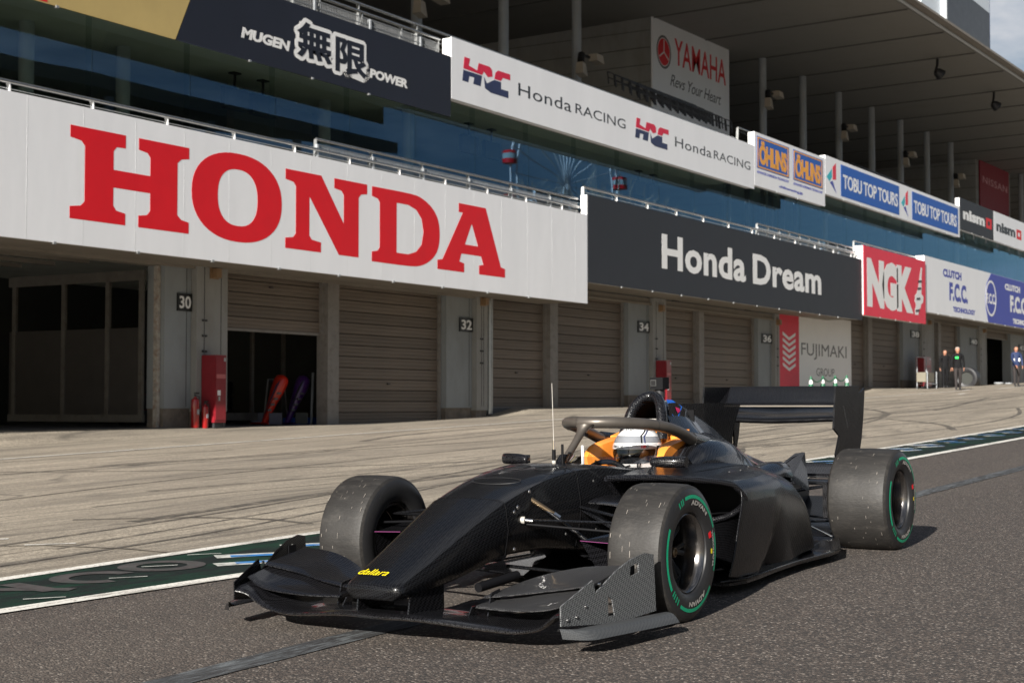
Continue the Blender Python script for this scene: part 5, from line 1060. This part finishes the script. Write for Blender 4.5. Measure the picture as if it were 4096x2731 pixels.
# wheels
def arc_text(txt, rad, hgt, adeg, span, Y, side):
    me = text_mesh(txt, .04, .12, 1, 0); fit(me, -.5, .5, 0, hgt)
    for v in me.vertices:
        a = R(adeg) - v.co.x*R(span)*1.0; r_ = rad+v.co.y
        v.co = (r_*cos(a), Y, r_*sin(a))
    return me
def wheel(u, v, wid, rad, side, steer=0):
    wh = thing('wheel', (u, v, rad), None, None); wh.parent = C_; wh.rotation_euler[2] = steer
    h = wid/2; o = side     # outer face at side*h
    prof = [(h*.80, .180), (h*.90, .186), (h*.955, .200), (h*.985, .222), (h*.99, .245), (h*.965, rad-.045), (h*.91, rad-.020), (h*.84, rad-.006), (h*.72, rad-.001), (h*.4, rad+.001), (0, rad+.002)]
    prof = prof+[(-a, b) for a, b in prof[-2::-1]]
    tr_i = [i for i, p in enumerate(prof) if abs(p[0]) <= h*.92 and p[1] > rad-.03]
    mbt = MB(); mbt.lathe(prof[:tr_i[0]+1], 72); mbt.lathe(prof[tr_i[0]:tr_i[-1]+1], 72, m=1); mbt.lathe(prof[tr_i[-1]:], 72)
    mbt.build('tyre', [M['sidewall'], M['tread']], wh, 30)
    def Y(t): return o*t
    MB().lathe([(Y(h*.84), .181), (Y(h*.86), .176), (Y(h*.82), .168), (Y(h*.70), .160), (Y(h*.30), .150), (Y(h*.0), .146), (Y(-h*.6), .150), (Y(-h*.8), .165), (Y(-h*.84), .178)], 64).build('rim', M['rim'], wh, 30)
    mb = MB(); mb.lathe([(Y(h*.15), .001), (Y(h*.15), .035), (Y(h*.05), .055), (Y(-h*.1), .06), (Y(-h*.12), .001)], 32)
    for k in range(7):
        a = 2*pi*k/7
        for da in (-.13, .13):
            p0 = (.035*cos(a), Y(h*.08), .035*sin(a)); p1 = (.09*cos(a+da*.6), Y(h*.14), .09*sin(a+da*.6)); p2 = (.150*cos(a+da), Y(h*.18), .150*sin(a+da))
            mb.tube([p0, p1, p2], [.017, .012, .013], 6)
    mb.build('spokes', M['rim_dark'], wh, 40)
    MB().lathe([(Y(-h*.05), .10), (Y(-h*.08), .145), (Y(-h*.09), .145), (Y(-h*.10), .02)], 32).build('brake_disc', M['black'], wh, 40)
    MB().lathe([(Y(h*.15), .028), (Y(h*.42), .022), (Y(h*.44), .016), (Y(h*.40), .014), (Y(h*.40), .001)], 24).build('wheel_nut', M['gold'], wh, 40)
    if side < 0 or True:
        yy = Y(h*.992)
        rr0, rr1 = .248, .262
        def seg(a0, a1, r0=rr0, r1=rr1, st=None):
            nseg = max(2, int(abs(a1-a0)/3)); g = MB()
            for j in range(nseg):
                b0, b1 = R(a0+(a1-a0)*j/nseg), R(a0+(a1-a0)*(j+1)/nseg)
                g.add([(r0*cos(b0), yy, r0*sin(b0)), (r1*cos(b0), Y(h*.978)+o*.001, r1*sin(b0)), (r1*cos(b1), Y(h*.978)+o*.001, r1*sin(b1)), (r0*cos(b1), yy, r0*sin(b1))], [(0, 1, 2, 3)])
            g.build('green_marking', M['tyre_green'], wh)
        m_ = 1 if side < 0 else -1      # angles run so that text reads from outside
        ang = lambda d: d if side < 0 else 180-d
        for a0, a1 in ((22, 104), (150, 214), (240, 318), (-24, 16)): seg(ang(a0), ang(a1), .248, .264)
        for a in (108, 112, 117, 218, 222, 227, 232): seg(ang(a), ang(a+2.2), .236, .266)
        for txt, a, span, rd in (('ADVAN', 68, 46, .218), ('ADVAN', 282, 46, .218), ('YOKOHAMA', 0, 42, .226)):
            me = text_mesh(txt, .05, .1, 1, 0); fit(me, -.5, .5, 0, .022 if txt == 'ADVAN' else .016)
            for v_ in me.vertices:
                aa = R(a)-v_.co.x*R(span); r_ = rd+v_.co.y; X_ = r_*cos(aa); Z_ = r_*sin(aa)
                if side > 0: X_ = -X_
                v_.co = (X_, yy+o*.0015, Z_)
            link('sidewall_lettering', me, M['tyre_text'], wh)
        MB().add([(.205*cos(R(ang(a))), yy+o*.001, .205*sin(R(ang(a)))) for a in (-6, 0)]+[(.222*cos(R(ang(a))), yy+o*.001, .222*sin(R(ang(a)))) for a in (0, -6)], [(0, 1, 2, 3)]).build('yellow_mark', M['yellow'], wh)
        MB().add([(.196*cos(R(ang(a))), yy-o*.0005, .196*sin(R(ang(a)))) for a in (14, 22)]+[(.222*cos(R(ang(a))), yy+o*.001, .222*sin(R(ang(a)))) for a in (22, 14)], [(0, 1, 2, 3)]).build('red_mark', M['red'], wh)
    # rubber pick-up on the tread
    rnd = random.Random(int(u*10+side*3+50)); mk = MB()
    for k in range(70):
        a = rnd.uniform(0, 2*pi); y = rnd.uniform(-.8, .8)*h; l_ = rnd.uniform(.006, .03)/rad; w_ = rnd.uniform(.0006, .0018); r_ = rad+.0035
        mk.add([(r_*cos(a), y-w_, r_*sin(a)), (r_*cos(a+l_), y-w_*.5, r_*sin(a+l_)), (r_*cos(a+l_), y+w_, r_*sin(a+l_)), (r_*cos(a), y+w_, r_*sin(a))], [(0, 1, 2, 3)])
    mk.build('tread_grit', M['grit'], wh, kind='stuff')
    return wh
RAD = .3115
wheel(0, -.809, .292, RAD, -1); wheel(0, .809, .292, RAD, 1); wheel(3.115, -.748, .405, RAD, -1); wheel(3.115, .748, .405, RAD, 1)
# suspension
def arm(p, q, r_, m, name='suspension_arm', sc=(1.8, .7)): return MB().tube([p, q], r_, 10, sc=sc).build(name, m, C_, 40)
for s_ in (-1, 1):
    arm((-.235, s_*.205, .455), (.0, s_*.69, .435), .009, K); arm((.235, s_*.24, .482), (.02, s_*.69, .435), .010, K)
    arm((-.28, s_*.14, .245), (.0, s_*.69, .175), .011, K); arm((.30, s_*.22, .24), (.02, s_*.69, .175), .011, K)
    arm((-.14, s_*.215, .535), (-.03, s_*.62, .23), .010, K, 'push_rod', (1, 1)); arm((-.235, s_*.21, .437), (-.10, s_*.69, .40), .006, M['black'], 'track_rod', (1, 1))
    MB().tube([(-.16, s_*.20, .548), (-.11, s_*.30, .476)], [.013, .011], 12).build('rod_end', M['gold'], C_, 40); MB().tube([(-.11, s_*.30, .476), (-.098, s_*.325, .457)], .014, 6).build('rod_nut', M['chrome'], C_, 40)
    MB().tube([(-.262, s_*.195, .458), (-.25, s_*.225, .456)], .017, 14).build('pickup_bush', M['tyre_text'], C_, 40); MB().tube([(-.248, s_*.228, .456), (-.235, s_*.26, .452)], .010, 10).build('pickup_joint', M['chrome'], C_, 40)
    # brake duct: open scoop facing forwards
    MB().add([(-.22, s_*.50, .37), (-.22, s_*.655, .365), (-.20, s_*.645, .20), (-.20, s_*.60, .20), (.06, s_*.60, .40), (.06, s_*.66, .39), (.06, s_*.655, .18), (.06, s_*.62, .18)], [(0, 4, 5, 1), (1, 5, 6, 2), (2, 6, 7, 3), (3, 7, 4, 0)]).build('brake_duct', KG, C_)
    MB().tube([(-.221, s_*.50, .37), (-.221, s_*.655, .365)], .0012, 4).build('duct_stitching', mat('stitch_pink%d' % s_, (.22, .05, .16), .5), C_)
    # turning vane beside the cockpit
    aero([(s_*.30, .23, .50, .62, .505, -.03), (s_*.45, .26, .485, .66, .47, -.03), (s_*.60, .34, .43, .70, .41, -.03)], .012).build('turning_vane', KG, C_, 60)
    arm((.25, s_*.26, .465), (.05, s_*.66, .34), .012, K)
    # rear links
    arm((2.85, s_*.15, .33), (3.08, s_*.56, .40), .010, K); arm((3.35, s_*.12, .33), (3.13, s_*.56, .40), .010, K); arm((2.80, s_*.16, .17), (3.08, s_*.56, .17), .011, K); arm((3.4, s_*.12, .17), (3.13, s_*.56, .17), .011, K)
    arm((2.70, s_*.38, .22), (2.80, s_*.60, .10), .006, M['chrome'], 'floor_stay', (1, 1)); MB().box(2.92, 3.14, min(s_*.50, s_*.53), max(s_*.50, s_*.53), .20, .42).build('rear_brake_duct', KG, C_)
    # mirrors
    mo = MB().loft(crom_rings([[(u+a*cos(t), s_*v, .668+b*sin(t)) for t in [2*pi*k/16 for k in range(16)]] for v, u, a, b in ((.365, .79, .010, .012), (.375, .79, .026, .022), (.43, .80, .032, .029), (.51, .82, .032, .030), (.545, .835, .028, .028))], 3)).build('mirror', KG, C_, 55)
    MB().add([(.832, s_*.38, .646), (.852, s_*.53, .646), (.852, s_*.53, .690), (.832, s_*.38, .690)], [(0, 1, 2, 3)]).build('mirror_glass', M['chrome'], mo)
    MB().tube([(.79, s_*.385, .652), (.75, s_*.365, .61), (.68, s_*.32, .575)], [.010, .008, .008], 8, sc=(1.6, .7)).build('mirror_stalk', KG, mo, 40)

# ------------------------------------------------------------------ skinned figures
def skin_mesh(verts, edges, radii, root=0, sub=2):
    me = bpy.data.meshes.new('fig'); me.from_pydata(verts, edges, []); o = bpy.data.objects.new('fig', me); SC.collection.objects.link(o)
    sm = o.modifiers.new('s', 'SKIN'); sl = me.skin_vertices[0].data
    for i, r_ in enumerate(radii): sl[i].radius = r_ if isinstance(r_, tuple) else (r_, r_)
    for i in range(len(verts)): sl[i].use_root = (i == root)
    ss = o.modifiers.new('ss', 'SUBSURF'); ss.levels = sub; ss.render_levels = sub
    dg = bpy.context.evaluated_depsgraph_get(); dg.update(); out = bpy.data.meshes.new_from_object(o.evaluated_get(dg)); bpy.data.objects.remove(o); out.materials.clear()
    for p in out.polygons: p.use_smooth = True
    return out
skin_ = mat('skin', (.36, .17, .11), .5, var=.08); hair_ = mat('hair_black', (.02, .017, .015), .6)
# driver: seated, only the helmet and shoulders show above the cockpit
D = thing('person', C_.location, 'person in a white helmet with dark visor sitting in the race car', 'person'); D.rotation_euler = C_.rotation_euler
suit = mat('race_suit_white', (.65, .65, .66), .7)
dv = [(1.42, 0, .20), (1.44, 0, .36), (1.42, 0, .50), (1.40, 0, .58), (1.39, 0, .63), (1.42, -.15, .53), (1.30, -.21, .42), (1.10, -.15, .49), (1.02, -.125, .55), (1.42, .15, .53), (1.30, .21, .42), (1.10, .15, .49), (1.02, .125, .55),
      (1.36, -.10, .20), (1.00, -.11, .36), (.60, -.10, .34), (.36, -.10, .38), (1.36, .10, .20), (1.00, .11, .36), (.60, .10, .34), (.36, .10, .38)]
de = [(0, 1), (1, 2), (2, 3), (3, 4), (2, 5), (5, 6), (6, 7), (7, 8), (2, 9), (9, 10), (10, 11), (11, 12), (0, 13), (13, 14), (14, 15), (15, 16), (0, 17), (17, 18), (18, 19), (19, 20)]
dr_ = [.13, .12, .13, .07, .055, .07, .045, .038, .035, .07, .045, .038, .035, .08, .06, .05, .04, .08, .06, .05, .04]
link('body', skin_mesh(dv, de, dr_), suit, D)
hw = mat('helmet_white', (.86, .86, .85), .12, var=.02, coat=1.); HC = Vector((1.37, 0, .698))
def hel(u0, r_=1.0):
    return [HC+Vector((u0, 0, 0))]
def hpt(az, el, k=1.0):   # az 0 = forwards (-u), + towards far side; el up
    c = cos(el); x = -cos(az)*c*.162; y = sin(az)*c*.134; z = sin(el)*.134
    if x < 0 and z < .0: x *= 1+.10*min(1, -z/.06)      # chin bar
    if z < 0: y *= 1-.10*min(1, -z/.12)
    return HC+Vector((x*k, y*k, z*k))
def hpatch(a0, a1, e0, e1, k, na=24, ne=10, e0f=None, e1f=None):
    vs = []; 
    for j in range(ne+1):
        for i in range(na+1):
            a = R(a0+(a1-a0)*i/na); lo = e0f(math.degrees(a)) if e0f else e0; hi = e1f(math.degrees(a)) if e1f else e1
            vs.append(hpt(a, R(lo+(hi-lo)*j/ne), k))
    return MB().add(vs, [(j*(na+1)+i, j*(na+1)+i+1, (j+1)*(na+1)+i+1, (j+1)*(na+1)+i) for j in range(ne) for i in range(na)])
he = hpatch(-180, 180, -62, 89.5, 1.0, 64, 30).build('helmet', hw, D, 80)
hpatch(-74, 74, -32, 4, 1.012, 30, 10).build('visor', mat('visor_tint', (.012, .013, .015), .05, coat=1.), he, 80)
hpatch(-78, 78, 3, 15, 1.016, 30, 5).build('visor_strip', mat('visor_strip_grey', (.50, .51, .53), .2, coat=1.), he, 80)
hpatch(-120, 120, 17, 35, 1.004, 40, 6, None, lambda a: 33+4*cos(R(a))).build('grey_band', mat('helmet_grey', (.20, .21, .23), .15, coat=1.), he, 80)
hpatch(-96, -78, -14, 10, 1.03, 6, 6).build('visor_pivot', M['black'], he, 80); hpatch(78, 96, -14, 10, 1.03, 6, 6).build('visor_pivot', M['black'], he, 80)
def htext(name, txt, az, el, wdeg, hdeg, m, k=1.02, bold=.02, shear=0):
    me = text_mesh(txt, bold, shear, 1, 0); fit(me, -.5, .5, -.5, .5)
    for v in me.vertices: v.co = hpt(R(az - v.co.x*wdeg), R(el+v.co.y*hdeg), k)
    link(name, me, m, he)
htext('lettering', 'Arai', 6, 60, 30, 10, M['black'], 1.006, .0, .3); htext('lettering', 'FORMULA', 28, 9, 24, 6, M['print_dark'], 1.022, .03, 0); htext('lettering', '50', 8, 9, 8, 7, M['print_dark'], 1.022, .02)
htext('lettering', 'HR', -44, 9, 12, 7, M['red'], 1.022, .04, .2); htext('lettering', 'C', -53, 9, 6, 7, M['print_dark'], 1.022, .04, .2)
def hline(pts, wdt, m, k=1.008):
    P2 = []
    for (a, e), (b, f) in zip(pts, pts[1:]):
        for t in range(6): P2.append((a+(b-a)*t/6, e+(f-e)*t/6))
    P2.append(pts[-1]); MB().tube([hpt(R(a), R(e), k) for a, e in P2], wdt, 4).build('stripe', m, he)
ring_ = [(6+19*cos(t), 60+8*sin(t)) for t in [2*pi*k/20 for k in range(21)]]; hline(ring_, .0016, M['black'])
hline([(-40, 17), (-40, 36), (-62, 56), (-85, 60)], .0045, M['black']); hline([(-48, 17), (-48, 34), (-66, 51), (-85, 54)], .0045, M['navy_print'])
hline([(-34, -60), (-34, -31)], .004, M['black']); hline([(-41, -60), (-41, -31)], .004, M['black']); hline([(30, -38), (16, -42), (0, -40), (-12, -36)], .004, M['black']); hpatch(-6, 18, -58, -44, 1.01, 8, 4).build('chin_vent', M['black'], he, 80)

def standing(x, y, rz, h, top, legs, label, hairm, stride=.16, head_turn=0, armL=0., armR=0., light=None, cap=None):
    z = apron_z(x, y); P_ = thing('person', (x, y, z), label, 'person', rz=rz); s_ = h/1.72
    V = [(0, 0, .95), (0, 0, 1.12), (0, 0, 1.30), (0, 0, 1.43), (0, 0, 1.50), (0, 0, 1.56),
         (0, -.19, 1.40), (armL*.25, -.25, 1.16), (armL*.6+.06, -.26, .93), (armL*.7+.08, -.255, .86), (0, .19, 1.40), (armR*.25, .25, 1.16), (armR*.6+.06, .26, .93), (armR*.7+.08, .255, .86),
         (0, -.09, .90), (stride*.5+.03, -.11, .50), (stride, -.12, .09), (stride+.13, -.13, .04), (0, .09, .90), (-stride*.4+.04, .11, .50), (-stride, .12, .09), (-stride+.13, .13, .04)]
    E_ = [(0, 1), (1, 2), (2, 3), (3, 4), (4, 5), (3, 6), (6, 7), (7, 8), (8, 9), (3, 10), (10, 11), (11, 12), (12, 13), (0, 14), (14, 15), (15, 16), (16, 17), (0, 18), (18, 19), (19, 20), (20, 21)]
    Rr = [(.13, .155), (.12, .145), (.13, .17), (.10, .14), .055, .055, .068, .052, .04, .036, .068, .052, .04, .036, .095, .068, .05, .04, .095, .068, .05, .04]
    me = skin_mesh([(a*s_, b*s_, c*s_) for a, b, c in V], E_, [(r_[0]*s_, r_[1]*s_) if isinstance(r_, tuple) else r_*s_ for r_ in Rr])
    for m_ in (top, legs, skin_, M['dark_metal']): me.materials.append(m_)
    for p in me.polygons:
        c_ = p.center; zz = c_.z/s_; p.material_index = 2 if (zz > 1.505 or (abs(c_.y) > .18*s_ and zz < .905 and zz > .78)) else 0 if zz > .90 else 1 if zz > .08 else 3
        if zz < .10: p.material_index = 3
    bo = link('body', me, None, P_); bo.data.materials
    hd = MB().lathe([(1.52, .001), (1.53, .04), (1.56, .066), (1.61, .080), (1.66, .082), (1.70, .070), (1.725, .04), (1.735, .001)], 20, 'z', (.01, 0, 0)); hd.v = [(a*1.12*s_, b*s_, c*s_) for a, b, c in hd.v]
    ho_ = hd.build('head', skin_, P_, 80)
    MB().add([((.10)*s_, 0, 1.655*s_), (.115*s_, 0, 1.615*s_), (.088*s_, .015*s_, 1.61*s_), (.088*s_, -.015*s_, 1.61*s_)], [(0, 1, 2), (0, 3, 1), (1, 3, 2)]).build('nose', skin_, ho_)
    for q in (-1, 1): MB().lathe([(-.008, .001), (0, .016), (.008, .001)], 8, 'y', (.0, q*.083*s_, 1.63*s_)).build('ear', skin_, ho_, 60); MB().lathe([(-.006, .001), (0, .008), (.006, .001)], 8, 'x', (.086*s_, q*.03*s_, 1.64*s_)).build('eye', M['black'], ho_, 60)
    hh = MB().lathe([(1.60, .086), (1.66, .093), (1.71, .086), (1.745, .060), (1.765, .001)], 18, 'z', (-.022, 0, 0)); hh.v = [(a*1.12*s_, b*s_, c*s_) for a, b, c in hh.v]; hh.build('hair', hairm, P_, 80)
    if light: MB().box(.125*s_, .155*s_, -.12*s_, .01*s_, 1.28*s_, 1.36*s_).build('armband', light, P_)
    # hands: palm with fingers
    for q, ar in ((-1, armL), (1, armR)):
        mb = MB(); bx_ = (ar*.7+.08)*s_; by = q*.255*s_
        for f_ in range(4): mb.tube([(bx_-.03+f_*.02, by, .86*s_), (bx_-.028+f_*.022, by-q*.005, .81*s_), (bx_-.02+f_*.02, by-q*.018, .775*s_)], .009, 6)
        mb.tube([(bx_+.03, by, .86*s_), (bx_+.05, by-q*.015, .82*s_)], .010, 6); mb.build('fingers', skin_, P_, 60)
    return P_
blk = mat('jacket_black', (.007, .007, .008), .8, var=.2, spec=.15); trou = mat('trousers_grey', (.03, .026, .026), .8, var=.2, spec=.2)
standing(64.4, 17.95, R(205), 1.70, blk, trou, 'grey haired person in black jacket with bright green badge, by the garages', mat('hair_grey', (.35, .30, .27), .6), .30, light=mat('badge_green', (.02, .75, .12), .5), armL=.25, armR=-.2)
standing(69.4, 19.9, R(215), 1.64, blk, blk, 'person all in black in the shade behind the one with the green badge', hair_, .14)
pr = standing(72.5, 17.6, R(215), 1.76, mat('jacket_navy', (.010, .022, .075), .7, var=.15), trou, 'person in a navy jacket with white patches standing nearest the right edge', hair_, .12, armL=.9)
MB().box(.14, .152, .05, .12, 1.12, 1.26).build('chest_patch', M['print_white'], pr); MB().box(.13, .142, -.17, -.12, 1.10, 1.24).build('chest_patch', M['print_white'], pr)
